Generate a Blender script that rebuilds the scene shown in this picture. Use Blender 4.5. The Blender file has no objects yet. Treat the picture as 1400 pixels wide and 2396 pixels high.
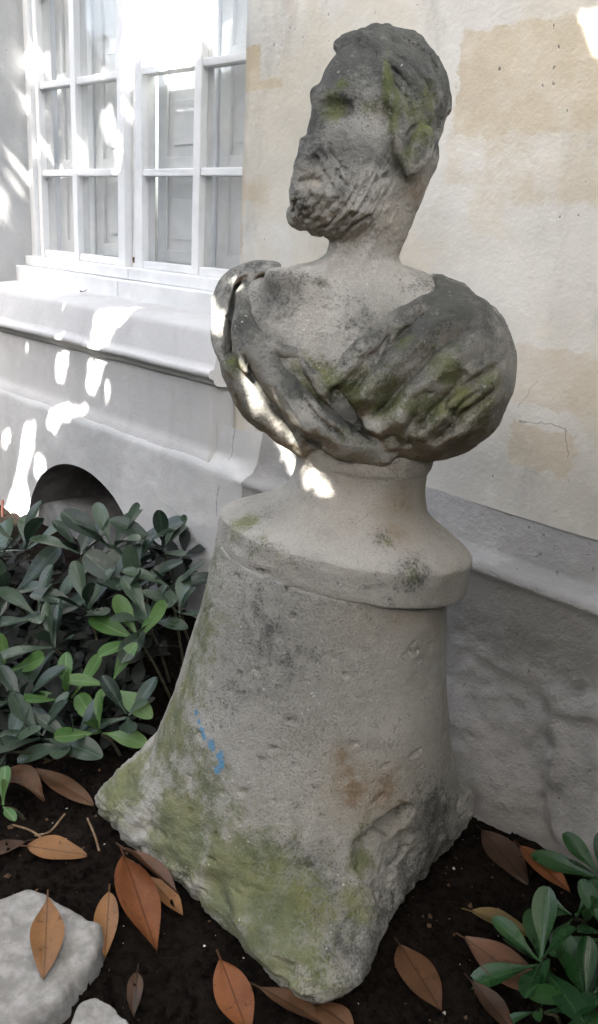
import bpy, bmesh, math, random
import numpy as np
from mathutils import Vector, Matrix
from mathutils.bvhtree import BVHTree

random.seed(7)
rng = np.random.default_rng(7)
scene = bpy.context.scene
col = scene.collection
R_ = math.radians


def nrm(v):
    v = np.asarray(v, float)
    return v / np.linalg.norm(v)


# ------------------------------------------------------------------ camera
# World: the house wall runs along x (front faces -y), z is up, soil at z = 0, metres.
FOC, CX, CY = 1975.0, 700.0, 1198.0          # focal length and centre for a 1400 x 2396 frame
_D = nrm([337 - CX, 7143 - CY, FOC])
_L = nrm([-2082, -783, FOC])
_L = nrm(_L - _D * (_L @ _D))
_X, _Z = -_L, -_D
_Y = np.cross(_Z, _X)
RW = np.stack([_X, _Y, _Z])                  # camera axes (right, down, forward) -> world
EYE = np.array([0.0, 0.0, 1.10])

cam_d = bpy.data.cameras.new('camera')
cam = bpy.data.objects.new('camera', cam_d)
col.objects.link(cam)
r_, d_, f_ = RW @ [1, 0, 0], RW @ [0, 1, 0], RW @ [0, 0, 1]
M = Matrix(((r_[0], -d_[0], -f_[0], EYE[0]), (r_[1], -d_[1], -f_[1], EYE[1]), (r_[2], -d_[2], -f_[2], EYE[2]), (0, 0, 0, 1)))
cam.matrix_world = M
cam_d.sensor_fit = 'VERTICAL'
cam_d.sensor_height = 24.0
cam_d.lens = 24.0 * FOC / 2396.0
cam_d.clip_start = 0.02
cam_d.clip_end = 500
scene.camera = cam

# ------------------------------------------------------------------ sky, sun, exposure
SUN = nrm([0.30, -1.0, 1.12])                # towards the sun
world = bpy.data.worlds.new('World')
scene.world = world
world.use_nodes = True
wn = world.node_tree
sky = wn.nodes.new('ShaderNodeTexSky')
sky.sky_type = 'NISHITA'
sky.sun_disc = False
sky.sun_elevation = math.asin(SUN[2])
sky.sun_rotation = math.atan2(SUN[0], SUN[1])
sky.air_density = 1.0
sky.dust_density = 4.0
sky.ozone_density = 0.6
hs = wn.nodes.new('ShaderNodeHueSaturation')
hs.inputs['Saturation'].default_value = 0.62
wn.links.new(sky.outputs[0], hs.inputs['Color'])
wn.links.new(hs.outputs[0], wn.nodes['Background'].inputs['Color'])
wn.nodes['Background'].inputs['Strength'].default_value = 0.12

sun_d = bpy.data.lights.new('sun', 'SUN')
sun_d.energy = 5.0
sun_d.angle = R_(0.53)
sun_d.color = (1.0, 0.96, 0.90)
sun = bpy.data.objects.new('sun', sun_d)
col.objects.link(sun)
sun.rotation_euler = Vector(-SUN).to_track_quat('-Z', 'Y').to_euler()
sun.location = (0, -4, 6)

scene.view_settings.view_transform = 'Standard'
scene.view_settings.look = 'None'
scene.view_settings.exposure = 2.92
scene.view_settings.gamma = 1.0
scene.render.engine = 'CYCLES'
scene.cycles.use_denoising = True
scene.cycles.max_bounces = 5
scene.cycles.diffuse_bounces = 3
scene.cycles.glossy_bounces = 2
scene.cycles.transparent_max_bounces = 12


# ------------------------------------------------------------------ numeric helpers
def ray(px, py):
    return RW @ np.array([(px - CX) / FOC, (py - CY) / FOC, 1.0])


def on_z(px, py, z):
    r = ray(px, py)
    return EYE + r * ((z - EYE[2]) / r[2])


def on_y(px, py, y):
    r = ray(px, py)
    return EYE + r * ((y - EYE[1]) / r[1])


def on_x(px, py, x):
    r = ray(px, py)
    return EYE + r * ((x - EYE[0]) / r[0])


def project(P):
    q = (np.asarray(P) - EYE) @ RW
    return np.stack([CX + FOC * q[..., 0] / q[..., 2], CY + FOC * q[..., 1] / q[..., 2], q[..., 2]], -1)


def _hash(i, j, k, seed):
    h = (i * 374761393 + j * 668265263 + k * 2147483647 + seed * 974634777) & 0xFFFFFFFF
    h = ((h ^ (h >> 13)) * 1274126177) & 0xFFFFFFFF
    h = (h ^ (h >> 16)) & 0xFFFFFFFF
    return h.astype(np.float64) / 4294967295.0 * 2 - 1


def vnoise(p, seed=0):
    p = np.asarray(p, float)
    b = np.floor(p)
    f = p - b
    f = f * f * f * (f * (f * 6 - 15) + 10)
    b = b.astype(np.int64)
    out = 0
    for dx in (0, 1):
        for dy in (0, 1):
            for dz in (0, 1):
                w = (f[:, 0] if dx else 1 - f[:, 0]) * (f[:, 1] if dy else 1 - f[:, 1]) * (f[:, 2] if dz else 1 - f[:, 2])
                out = out + w * _hash(b[:, 0] + dx, b[:, 1] + dy, b[:, 2] + dz, seed)
    return out


def fbm(p, octaves=4, seed=0, gain=0.5):
    p = np.asarray(p, float)
    a, s, t = 1.0, 0, 0
    for o in range(octaves):
        s = s + a * vnoise(p * (2.03 ** o) + 11.3 * o, seed + o)
        t += a
        a *= gain
    return s / t


def smooth(a, b, x):
    t = np.clip((x - a) / (b - a), 0, 1)
    return t * t * (3 - 2 * t)


# ------------------------------------------------------------------ object helpers
def tag(o, label=None, cat=None, group=None, kind=None):
    if label: o['label'] = label
    if cat: o['category'] = cat
    if group: o['group'] = group
    if kind: o['kind'] = kind
    return o


def empty(name, loc, label=None, cat=None, group=None):
    o = bpy.data.objects.new(name, None)
    col.objects.link(o)
    o.location = tuple(loc)
    o.empty_display_size = 0.05
    return tag(o, label, cat, group)


def world_loc(o):
    v = Vector(o.location)
    while o.parent:
        o = o.parent
        v = v + Vector(o.location)
    return np.array(v)


def make(name, verts, faces, material, parent=None, smooth_sh=True, base=None, attrs=None):
    """verts in world metres; the object's origin is `base` (or the parent's origin)."""
    verts = np.asarray(verts, float)
    pw = world_loc(parent) if parent else np.zeros(3)
    b = np.asarray(base, float) if base is not None else pw
    me = bpy.data.meshes.new(name)
    if isinstance(faces, np.ndarray):
        nv, nf, k = len(verts), len(faces), faces.shape[1]
        me.vertices.add(nv)
        me.vertices.foreach_set('co', (verts - b).astype(np.float32).ravel())
        me.loops.add(nf * k)
        me.loops.foreach_set('vertex_index', faces.astype(np.int32).ravel())
        me.polygons.add(nf)
        me.polygons.foreach_set('loop_start', np.arange(0, nf * k, k, dtype=np.int32))
        me.update(calc_edges=True)
        me.validate()
    else:
        me.from_pydata([tuple(v) for v in (verts - b)], [], [tuple(f) for f in faces])
        me.update()
    me.polygons.foreach_set('use_smooth', [smooth_sh] * len(me.polygons))
    if attrs:
        for k, v in attrs.items():
            at = me.attributes.new(k, 'FLOAT', 'POINT')
            at.data.foreach_set('value', np.asarray(v, np.float32))
    me.materials.append(material)
    o = bpy.data.objects.new(name, me)
    col.objects.link(o)
    o.parent = parent
    o.location = tuple(b - pw)
    return o


def place_copy(src, parent, matrix):
    c = src.copy()
    col.objects.link(c)
    c.parent = parent
    c.matrix_local = matrix
    return c


def grid_faces(nu, nv, wrap=False):
    i, j = np.meshgrid(np.arange(nu - 1), np.arange(nv if wrap else nv - 1), indexing='ij')
    j2 = (j + 1) % nv
    return np.stack([i * nv + j, i * nv + j2, (i + 1) * nv + j2, (i + 1) * nv + j], -1).reshape(-1, 4)


def box(name, x0, x1, y0, y1, z0, z1, material, parent, bevel=0.003, jitter=0.0):
    bm = bmesh.new()
    bmesh.ops.create_cube(bm, size=1)
    for v in bm.verts:
        v.co = Vector(((x0 + x1) / 2 + v.co.x * (x1 - x0), (y0 + y1) / 2 + v.co.y * (y1 - y0), (z0 + z1) / 2 + v.co.z * (z1 - z0)))
        if jitter:
            v.co += Vector([random.uniform(-jitter, jitter) for _ in range(3)])
    if bevel:
        bmesh.ops.bevel(bm, geom=bm.edges[:], offset=bevel, segments=2, affect='EDGES', profile=0.6)
    me = bpy.data.meshes.new(name)
    pw = world_loc(parent) if parent else np.zeros(3)
    bmesh.ops.translate(bm, verts=bm.verts, vec=tuple(-pw))
    bm.to_mesh(me)
    bm.free()
    me.materials.append(material)
    o = bpy.data.objects.new(name, me)
    col.objects.link(o)
    o.parent = parent
    return o


# ------------------------------------------------------------------ material helpers
class G:
    """small node-graph builder"""
    def __init__(self, name):
        self.m = bpy.data.materials.new(name)
        self.m.use_nodes = True
        self.t = self.m.node_tree
        self.b = self.t.nodes['Principled BSDF']
        self._pos = None

    def node(self, kind, **kw):
        n = self.t.nodes.new(kind)
        for k, v in kw.items():
            setattr(n, k, v)
        return n

    def put(self, sock, v):
        if hasattr(v, 'is_output') or isinstance(v, bpy.types.NodeSocket):
            self.t.links.new(v, sock)
        else:
            if isinstance(v, (tuple, list)) and sock.type == 'RGBA' and len(v) == 3:
                v = (*v, 1)
            sock.default_value = v

    def pos(self):
        if self._pos is None:
            self._pos = self.node('ShaderNodeNewGeometry').outputs['Position']
        return self._pos

    def obj(self):
        return self.node('ShaderNodeTexCoord').outputs['Object']

    def attr(self, name):
        return self.node('ShaderNodeAttribute', attribute_name=name).outputs['Fac']

    def math(self, op, a, b=0.0, c=None, clamp=False):
        n = self.node('ShaderNodeMath', operation=op, use_clamp=clamp)
        self.put(n.inputs[0], a)
        self.put(n.inputs[1], b)
        if c is not None: self.put(n.inputs[2], c)
        return n.outputs[0]

    def noise(self, scale, detail=4.0, rough=0.55, vec=None, dist=0.0, color=False):
        n = self.node('ShaderNodeTexNoise')
        self.put(n.inputs['Vector'], vec if vec is not None else self.pos())
        n.inputs['Scale'].default_value = scale
        n.inputs['Detail'].default_value = detail
        n.inputs['Roughness'].default_value = rough
        n.inputs['Distortion'].default_value = dist
        return n.outputs['Color' if color else 'Fac']

    def voronoi(self, scale, feature='F1', vec=None, rnd=1.0, out='Distance'):
        n = self.node('ShaderNodeTexVoronoi', feature=feature)
        self.put(n.inputs['Vector'], vec if vec is not None else self.pos())
        n.inputs['Scale'].default_value = scale
        n.inputs['Randomness'].default_value = rnd
        return n.outputs[out]

    def ramp(self, v, a, b, lo=0.0, hi=1.0, interp='SMOOTHSTEP'):
        n = self.node('ShaderNodeMapRange', interpolation_type=interp)
        self.put(n.inputs['Value'], v)
        self.put(n.inputs['From Min'], a)
        self.put(n.inputs['From Max'], b)
        self.put(n.inputs['To Min'], lo)
        self.put(n.inputs['To Max'], hi)
        return n.outputs[0]

    def mix(self, f, a, b, blend='MIX'):
        n = self.node('ShaderNodeMix', data_type='RGBA', blend_type=blend)
        self.put(n.inputs[0], f)
        self.put(n.inputs[6], a)
        self.put(n.inputs[7], b)
        return n.outputs[2]

    def vmath(self, op, a, b=None, s=None):
        n = self.node('ShaderNodeVectorMath', operation=op)
        self.put(n.inputs[0], a)
        if b is not None: self.put(n.inputs[1], b)
        if s is not None: self.put(n.inputs['Scale'], s)
        return n.outputs['Value'] if op in ('DISTANCE', 'DOT_PRODUCT', 'LENGTH') else n.outputs['Vector']

    def sep(self, v):
        n = self.node('ShaderNodeSeparateXYZ')
        self.put(n.inputs[0], v)
        return n.outputs

    def comb(self, x, y, z):
        n = self.node('ShaderNodeCombineXYZ')
        for i, v in enumerate((x, y, z)): self.put(n.inputs[i], v)
        return n.outputs[0]

    def warp(self, scale, amount, detail=3.0, vec=None):
        v = vec if vec is not None else self.pos()
        c = self.noise(scale, detail, 0.6, v, color=True)
        c = self.vmath('SUBTRACT', c, (0.5, 0.5, 0.5))
        return self.vmath('ADD', v, self.vmath('SCALE', c, s=amount))

    def bump(self, h, strength=0.5, dist=0.002):
        n = self.node('ShaderNodeBump')
        n.inputs['Strength'].default_value = strength
        n.inputs['Distance'].default_value = dist
        self.put(n.inputs['Height'], h)
        return n.outputs[0]

    def done(self, color, rough=0.85, normal=None, spec=0.3):
        self.put(self.b.inputs['Base Color'], color)
        self.put(self.b.inputs['Roughness'], rough)
        self.put(self.b.inputs['Specular IOR Level'], spec)
        if normal is not None: self.put(self.b.inputs['Normal'], normal)
        return self.m


def mat_stone():
    """weathered limestone: attributes dark (black crust), moss, warm (iron stain / unweathered), paint (blue)"""
    g = G('weathered_limestone')
    n1 = g.noise(9, 5, 0.6)
    n2 = g.noise(42, 5, 0.65)
    n3 = g.noise(230, 4, 0.7)
    c = g.mix(g.ramp(n1, .35, .68), (.285, .277, .248), (.43, .418, .378))
    c = g.mix(g.ramp(n2, .42, .72, 0, .5), c, (.47, .46, .43))
    c = g.mix(g.math('MULTIPLY', g.attr('pale'), g.ramp(g.math('ADD', n1, g.math('MULTIPLY', n2, .5)), .5, 1.0, .45, 1.0)), c, (.50, .475, .435))
    c = g.mix(g.math('MULTIPLY', g.attr('pit'), g.ramp(n3, .36, .60, .80, 0)), c, (.105, .105, .095))
    # warm
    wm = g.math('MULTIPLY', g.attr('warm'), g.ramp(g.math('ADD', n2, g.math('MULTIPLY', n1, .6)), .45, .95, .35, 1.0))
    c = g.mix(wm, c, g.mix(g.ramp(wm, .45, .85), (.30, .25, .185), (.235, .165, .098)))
    # black crust, and the shade painted low on the pedestal
    dk = g.math('ADD', g.attr('dark'), g.math('MULTIPLY', g.math('SUBTRACT', n2, .5), 1.15))
    dk = g.math('ADD', dk, g.math('MULTIPLY', g.math('SUBTRACT', n3, .5), 1.7))
    dk = g.math('ADD', dk, g.math('MULTIPLY', g.math('SUBTRACT', n1, .5), 1.2))
    c = g.mix(g.ramp(dk, .10, .82, 0, .92), c, (.060, .063, .058))
    # algae and moss
    ms = g.math('ADD', g.attr('moss'), g.math('MULTIPLY', g.math('SUBTRACT', g.noise(28, 6, .7), .5), 1.9))
    ms = g.math('ADD', ms, g.math('MULTIPLY', g.math('SUBTRACT', n3, .5), 1.3))
    mcol = g.mix(g.ramp(g.noise(16, 3), .4, .65), (.145, .155, .055), (.078, .098, .032))
    c = g.mix(g.ramp(ms, .18, .90, 0, .82), c, mcol)
    # dark pores
    sp = g.noise(420, 2, .5)
    pore = g.math('MULTIPLY', g.ramp(sp, .60, .70), g.math('MULTIPLY', g.attr('pit'), g.ramp(n2, .38, .56, .3, 1)))
    pores = pore
    c = g.mix(g.math('MULTIPLY', pores, .72), c, (.045, .044, .04))
    # pale lichen flecks
    fl = g.math('MULTIPLY', g.ramp(g.voronoi(75, vec=g.warp(90, .012)), .10, .19, 1, 0), g.ramp(g.noise(21, 3), .52, .66))
    c = g.mix(g.math('MULTIPLY', fl, .6), c, (.56, .56, .53))
    # blue paint flecks
    pt = g.math('ADD', g.attr('paint'), g.math('MULTIPLY', g.math('SUBTRACT', g.noise(120, 4, .7), .5), 1.6))
    c = g.mix(g.ramp(pt, .42, .74, 0, .85), c, (.09, .25, .42))
    h = g.math('ADD', g.math('MULTIPLY', n2, .5), g.math('MULTIPLY', n3, .55))
    h = g.math('SUBTRACT', h, g.math('MULTIPLY', pore, .4))
    return g.done(c, .92, g.bump(h, 1.0, .006), .2)


def box_mask(g, v, x0, x1, z0, z1, soft=.006):
    s = g.sep(v)
    dx = g.math('SUBTRACT', g.math('ABSOLUTE', g.math('SUBTRACT', s[0], (x0 + x1) / 2)), (x1 - x0) / 2)
    dz = g.math('SUBTRACT', g.math('ABSOLUTE', g.math('SUBTRACT', s[2], (z0 + z1) / 2)), (z1 - z0) / 2)
    return g.ramp(g.math('MAXIMUM', dx, dz), -soft, soft, 1, 0)


def seg_dist(g, v, a, b):
    """distance from v to segment ab in the wall plane (x, z)"""
    ax, az, bx, bz = a[0], a[1], b[0], b[1]
    L2 = (bx - ax) ** 2 + (bz - az) ** 2
    s = g.sep(v)
    px, pz = g.math('SUBTRACT', s[0], ax), g.math('SUBTRACT', s[2], az)
    t = g.math('ADD', g.math('MULTIPLY', px, (bx - ax) / L2), g.math('MULTIPLY', pz, (bz - az) / L2), clamp=True)
    ex = g.math('SUBTRACT', px, g.math('MULTIPLY', t, bx - ax))
    ez = g.math('SUBTRACT', pz, g.math('MULTIPLY', t, bz - az))
    return g.math('SQRT', g.math('ADD', g.math('MULTIPLY', ex, ex), g.math('MULTIPLY', ez, ez)))


def mat_plaster(name, base_a, base_b, patches=(), cracks=(), pit=1.0, warm=.0, roughness_scale=1.0, stain=.5):
    g = G(name)
    n1 = g.noise(2.6, 5, .6)
    n2 = g.noise(15, 6, .65)
    n3 = g.noise(95, 5, .7)
    c = g.mix(g.ramp(n1, .35, .66), base_a, base_b)
    c = g.mix(g.ramp(n2, .50, .78, 0, .5), c, tuple(min(1, k * 1.14) for k in base_b))
    c = g.mix(g.ramp(g.noise(7, 5, .7, vec=g.vmath('MULTIPLY', g.pos(), (1, 1, .35))), .52, .74, 0, stain), c, (.33, .32, .305))
    if patches: c = g.mix(g.ramp(g.noise(2.3, 6, .62, dist=.6), .50, .60, 0, .5), c, (.64, .575, .46))
    v = g.warp(26, .06, 5)
    v2 = g.warp(30, .03, 5)
    pm = None
    pn_ = g.noise(11, 4, .65)
    for (x0, x1, z0, z1, k, fade) in patches:
        m = box_mask(g, v if k < .9 else v2, x0, x1, z0, z1, .003 if fade < .5 else .012)
        m = g.math('MULTIPLY', m, g.ramp(pn_, .36, .50 + .15 * fade, 1 - fade, 1))
        m = g.math('MULTIPLY', m, k)
        pm = m if pm is None else g.math('MAXIMUM', pm, m)
    if pm is not None:
        c = g.mix(pm, c, g.mix(g.ramp(n2, .35, .7), (.54, .455, .325), (.61, .53, .405)))
    ck = None
    vc = g.warp(30, .02)
    for a, b, wd in cracks:
        m = g.ramp(seg_dist(g, vc, a, b), wd * .2, wd * .7, 1, 0)
        ck = m if ck is None else g.math('MAXIMUM', ck, m)
    # small dark pits and scratches
    vs = g.vmath('MULTIPLY', g.warp(20, .03), (1.0, 1.0, .55))
    pits = g.math('MULTIPLY', g.ramp(g.voronoi(60, vec=vs), .07, .17, 1, 0), g.ramp(g.noise(7, 4, .7), .54, .64))
    pits = g.math('MULTIPLY', pits, pit)
    c = g.mix(g.math('MULTIPLY', pits, .8), c, (.13, .125, .12))
    if ck is not None:
        c = g.mix(g.math('MULTIPLY', ck, .5), c, (.10, .09, .08))
    h = g.math('ADD', g.math('MULTIPLY', n2, .9), g.math('MULTIPLY', n3, .35))
    h = g.math('SUBTRACT', h, g.math('MULTIPLY', pits, .5))
    return g.done(c, .9, g.bump(h, .5 * roughness_scale, .006), .2)


def mat_paint_white():
    g = G('old_white_paint')
    n1, n2 = g.noise(6, 5, .6), g.noise(60, 5, .7)
    c = g.mix(g.ramp(n1, .35, .7), (.72, .73, .73), (.84, .84, .83))
    chip = g.math('MULTIPLY', g.ramp(g.noise(38, 6, .7), .64, .70), g.ramp(g.noise(5, 2), .48, .62))
    c = g.mix(g.math('MULTIPLY', chip, .5), c, (.40, .38, .35))
    grime = g.ramp(g.noise(3.5, 5, .7), .5, .8, 0, .35)
    c = g.mix(grime, c, (.48, .48, .46))
    return g.done(c, .45, g.bump(n2, .25, .001), .4)


def mat_glass():
    g = G('old_window_glass')
    t = g.t
    out = t.nodes['Material Output']
    tr = g.node('ShaderNodeBsdfTransparent')
    tr.inputs[0].default_value = (.985, .99, .99, 1)
    gl = g.node('ShaderNodeBsdfGlossy')
    gl.inputs['Roughness'].default_value = .03
    n = g.bump(g.noise(9, 2), .12, .01)
    t.links.new(n, gl.inputs['Normal'])
    lw = g.node('ShaderNodeLayerWeight')
    lw.inputs['Blend'].default_value = .5
    fr = g.math('MULTIPLY_ADD', g.math('POWER', lw.outputs['Facing'], 4.0), .9, .05)
    mx = g.node('ShaderNodeMixShader')
    t.links.new(fr, mx.inputs[0])
    t.links.new(tr.outputs[0], mx.inputs[1])
    t.links.new(gl.outputs[0], mx.inputs[2])
    # pale haze mixed in to lighten the panes
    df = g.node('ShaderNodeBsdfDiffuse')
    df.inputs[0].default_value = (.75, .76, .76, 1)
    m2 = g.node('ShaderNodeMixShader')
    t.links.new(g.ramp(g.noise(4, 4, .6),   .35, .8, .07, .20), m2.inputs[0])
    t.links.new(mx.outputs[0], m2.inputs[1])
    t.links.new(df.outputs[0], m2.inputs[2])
    t.links.new(m2.outputs[0], out.inputs['Surface'])
    t.nodes.remove(g.b)
    return g.m


def mat_soil():
    g = G('dark_garden_soil')
    n1, n2, n3 = g.noise(7, 5), g.noise(60, 6, .7), g.noise(260, 4, .7)
    c = g.mix(g.ramp(n2, .3, .7), (.004, .0034, .003), (.017, .013, .010))
    c = g.mix(g.ramp(n1, .5, .75, 0, .5), c, (.026, .020, .016))
    h = g.math('ADD', n2, g.math('MULTIPLY', n3, .5))
    return g.done(c, .95, g.bump(h, 1.0, .008), .03)


def mat_leaf(name, ca, cb, rough=.38, vein=(.2, .28, .1), trans=.12, spots=0.0, hue_by_object=.25, spec=.4):
    """uses the leaf's own mesh coordinates: x across (midrib at 0), y along"""
    g = G(name)
    o = g.obj()
    s = g.sep(o)
    rnd = g.node('ShaderNodeObjectInfo').outputs['Random']
    n = g.noise(22, 4, .6)
    f = g.math('ADD', g.math('MULTIPLY', n, 1 - hue_by_object), g.math('MULTIPLY', rnd, hue_by_object))
    c = g.mix(g.ramp(f, .3, .7), ca, cb)
    mid = g.ramp(g.math('ABSOLUTE', s[0]), .0006, .0018, .75, 0)
    # side veins
    vv = g.math('ADD', g.math('MULTIPLY', s[1], 1.0), g.math('MULTIPLY', g.math('ABSOLUTE', s[0]), -.9))
    sv = g.math('ABSOLUTE', g.math('SUBTRACT', g.math('FRACT', g.math('MULTIPLY', vv, 95)), .5))
    svm = g.ramp(sv, .0, .12, .16, 0)
    c = g.mix(g.math('MAXIMUM', mid, svm), c, vein)
    if spots:
        sp = g.math('MULTIPLY', g.ramp(g.noise(75, 4, .7), .58, .68), spots)
        c = g.mix(sp, c, tuple(k * .35 for k in ca))
    g.done(c, g.ramp(n, .3, .7, rough * .8, rough * 1.3), g.bump(g.math('ADD', g.math('MULTIPLY', n, .5), g.math('ADD', mid, svm)), .35, .0012), spec)
    if trans:
        t = g.t
        tl = g.node('ShaderNodeBsdfTranslucent')
        t.links.new(c, tl.inputs[0])
        mx = g.node('ShaderNodeMixShader')
        mx.inputs[0].default_value = trans
        t.links.new(g.b.outputs[0], mx.inputs[1])
        t.links.new(tl.outputs[0], mx.inputs[2])
        t.links.new(mx.outputs[0], t.nodes['Material Output'].inputs['Surface'])
    return g.m


def mat_simple(name, a, b, scale=30, rough=.85, bump=.4):
    g = G(name)
    n = g.noise(scale, 5, .65)
    return g.done(g.mix(g.ramp(n, .35, .68), a, b), rough, g.bump(n, bump, .004), .25)


STONE = mat_stone()
XW, YW = -1.70, 1.46            # right edge of the window opening, face of the wall


def wx(px, py, y=YW):
    p = on_y(px, py, y)
    return p[0], p[2]


def wbox(x0, y0, x1, y1, k, fade=.2):
    a, b = wx(x0, y0), wx(x1, y1)
    return (a[0], b[0], b[1], a[1], k, fade)


patches = [
    (XW - .01, XW + .052, wx(575, 215)[1], wx(600, 105)[1], 1.0, .0),
    (XW - .01, XW + .13, wx(600, 212)[1], wx(600, 188)[1], .95, .0),
    (XW - .01, XW + .012, wx(560, 600)[1], wx(560, 395)[1], .8, .2),
    (XW - .01, XW + .11, wx(600, 478)[1], wx(600, 425)[1], .75, .5),
    wbox(1085, 70, 1560, 300, .85, .35),
    wbox(1150, 250, 1420, 480, .62, .7),
    wbox(1060, 250, 1170, 430, .5, .9),
    wbox(1300, 40, 1700, 250, .55, .5),
    wbox(1180, 800, 1420, 985, .5, .45),
    wbox(1200, 985, 1332, 1118, .62, .1),
]
cr = lambda p, q, w, y=YW: (wx(*p, y), wx(*q, y), w)
PLASTER = mat_plaster('old_house_plaster', (.60, .575, .52), (.70, .68, .63), patches,
                      [cr((1215, 985), (1325, 1000), .0022), cr((1325, 1000), (1332, 1070), .002), cr((1255, 890), (1215, 950), .0016)])
PLASTER_L = mat_plaster('grey_plinth_plaster', (.47, .47, .46), (.57, .565, .55), (), [cr((545, 935), (530, 1075), .004, 1.39), cr((518, 1135), (511, 1205), .004, 1.38)], .5, stain=.35)
PLASTER_R = mat_plaster('rough_plinth_render', (.26, .253, .243), (.37, .36, .345), (), (), .8, roughness_scale=2.6, stain=.55)
SILLM = mat_plaster('smooth_painted_stone', (.50, .49, .475), (.58, .57, .555), (), (), .4, stain=.25)
WHITE = mat_paint_white()
GLASS = mat_glass()
SOIL = mat_soil()

# ------------------------------------------------------------------ ground
def ground_h(x, y):
    p = np.stack([x, y, 0 * x], -1)
    h = .018 * fbm(p * 3.2, 3, 21) + .012 * fbm(p * 14, 4, 22) + .010 * fbm(p * 45, 3, 23)
    # soil banked up under the planting in front of the wall on the left
    h = h + .05 * smooth(-1.35, -1.9, x) * smooth(.8, 1.15, y) + .02 * smooth(-.75, -.55, x) * smooth(1.1, 1.25, y)
    return h


xs = np.concatenate([[-60, -20, -8, -5], np.arange(-3.6, .6, .014), [2, 5, 12, 40]])
ys = np.concatenate([[-60, -25, -9, -4, -1.5, -.4], np.arange(0, 1.8, .012), [2.4, 4, 10]])
gx, gy = np.meshgrid(xs, ys, indexing='ij')
gz = ground_h(gx.ravel(), gy.ravel())
far = np.maximum(np.maximum(-3.6 - gx.ravel(), gx.ravel() - .6), np.maximum(-gy.ravel(), 0))
gz *= np.exp(-np.maximum(far, 0))
ground = make('ground', np.stack([gx.ravel(), gy.ravel(), gz], -1), grid_faces(len(xs), len(ys)), SOIL)
tag(ground, 'dark bare garden soil around the pedestal', kind='structure')

# ------------------------------------------------------------------ house wall
house = empty('house_wall', (-1.2, YW, 0), 'pale plastered house wall with white barred window and stepped plinth behind the bust', 'wall')


def sheet(name, x0, x1, z0, z1, dx, dz, yfun, material, seed=0):
    X = np.linspace(x0, x1, int((x1 - x0) / dx) + 2)
    Z = np.linspace(z0, z1, int((z1 - z0) / dz) + 2)
    a, b = np.meshgrid(X, Z, indexing='ij')
    a, b = a.ravel(), b.ravel()
    y = yfun(a, b)
    return make(name, np.stack([a, y, b], -1), grid_faces(len(X), len(Z)), material, house)


def wall_y(x, z):
    p = np.stack([x, 0 * x, z], -1)
    y = YW + .006 * fbm(p * 3, 3, 31) + .002 * fbm(p * 14, 4, 32)
    # proud coat of the ochre repair patches, a millimetre or two
    return y


ZTOP = 5.0
# wall to the right of the window (the x < XW edge folds back as the reveal)
X = np.concatenate([[XW + .0], np.arange(XW + .004, -.2, .02), [.6, 2, 4.5]])
Z = np.concatenate([np.arange(.585, 1.95, .02), [2.4, 3.2, ZTOP]])
a, b = [k.ravel() for k in np.meshgrid(X, Z, indexing='ij')]
V = np.stack([a, wall_y(a, b), b], -1)
nz = len(Z)
V[:nz, 1] = YW + .012 + .003 * vnoise(V[:nz] * 30, 5)
rv = V[:nz].copy(); rv[:, 1] = 1.75
make('wall_face', np.concatenate([rv, V]), grid_faces(len(X) + 1, nz), PLASTER, house)
# wall left of the window with its plastered reveal
X = np.array([-6.5, -4.5, -3.6, -3.3, -3.2, -3.15, -3.1, -3.075, -3.062])
Zl = np.concatenate([np.arange(.70, 1.95, .025), [2.4, 3.2, ZTOP]])
a, b = [k.ravel() for k in np.meshgrid(X, Zl, indexing='ij')]
V = np.stack([a, wall_y(a, b), b], -1)
V[-len(Zl):, 1] += .01
rows = []
for yy in np.linspace(1.48, 1.75, 12):
    q = np.stack([np.full(len(Zl), -3.06), np.full(len(Zl), yy), Zl], -1)
    q[:, 0] += .006 * fbm(q * 9, 3, 41)
    rows.append(q)
reveal_l = make('wall_face', np.concatenate([V] + rows), grid_faces(len(X) + 12, len(Zl)), PLASTER_L, house)
# lintel above the window, out of the top of the frame
box('lintel', -3.058, XW - .002, YW + .004, 1.74, 2.45, ZTOP - .01, PLASTER, house, .004)

# plinth along the whole wall, with the arched vent on the left
AX, AW, AH = -2.345, .372, .338


def plinth_y(x, z):
    p = np.stack([x, 0 * x, z], -1)
    right = smooth(-1.62, -1.5, x)
    # right of the pedestal: sloping band, nosing, rough render
    yr = np.where(z > .499, 1.432 + (z - .499) / .106 * .036, np.where(z > .487, 1.368 + (z - .487) / .012 * .064, 1.368 + .010 * smooth(.487, .470, z)))
    foot = smooth(.34, .0, z)
    yr = yr - .075 * foot + (.008 * fbm(p * 7, 3, 51) + .0075 * fbm(p * 30, 4, 52) + .003 * fbm(p * 90, 2, 58)) * smooth(.46, .30, z) + .02 * np.exp(-(((x + .93) / .10) ** 2 + ((z - .12) / .14) ** 2))
    # broken render coat: lighter skin still standing proud further right
    e = x - (-.62) + .35 * (z - .2) + .06 * fbm(p * 11, 4, 53)
    yr = yr - .016 * smooth(-.01, .01, e) * smooth(.34, .28, z + .02 * fbm(p * 20, 2, 54))
    # left: smoother with a soft shoulder under the apron
    yl = 1.372 + .035 * smooth(.485, .535, z) + .004 * fbm(p * 5, 3, 55) + .0015 * fbm(p * 30, 2, 56)
    return yl * (1 - right) + yr * right


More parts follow.
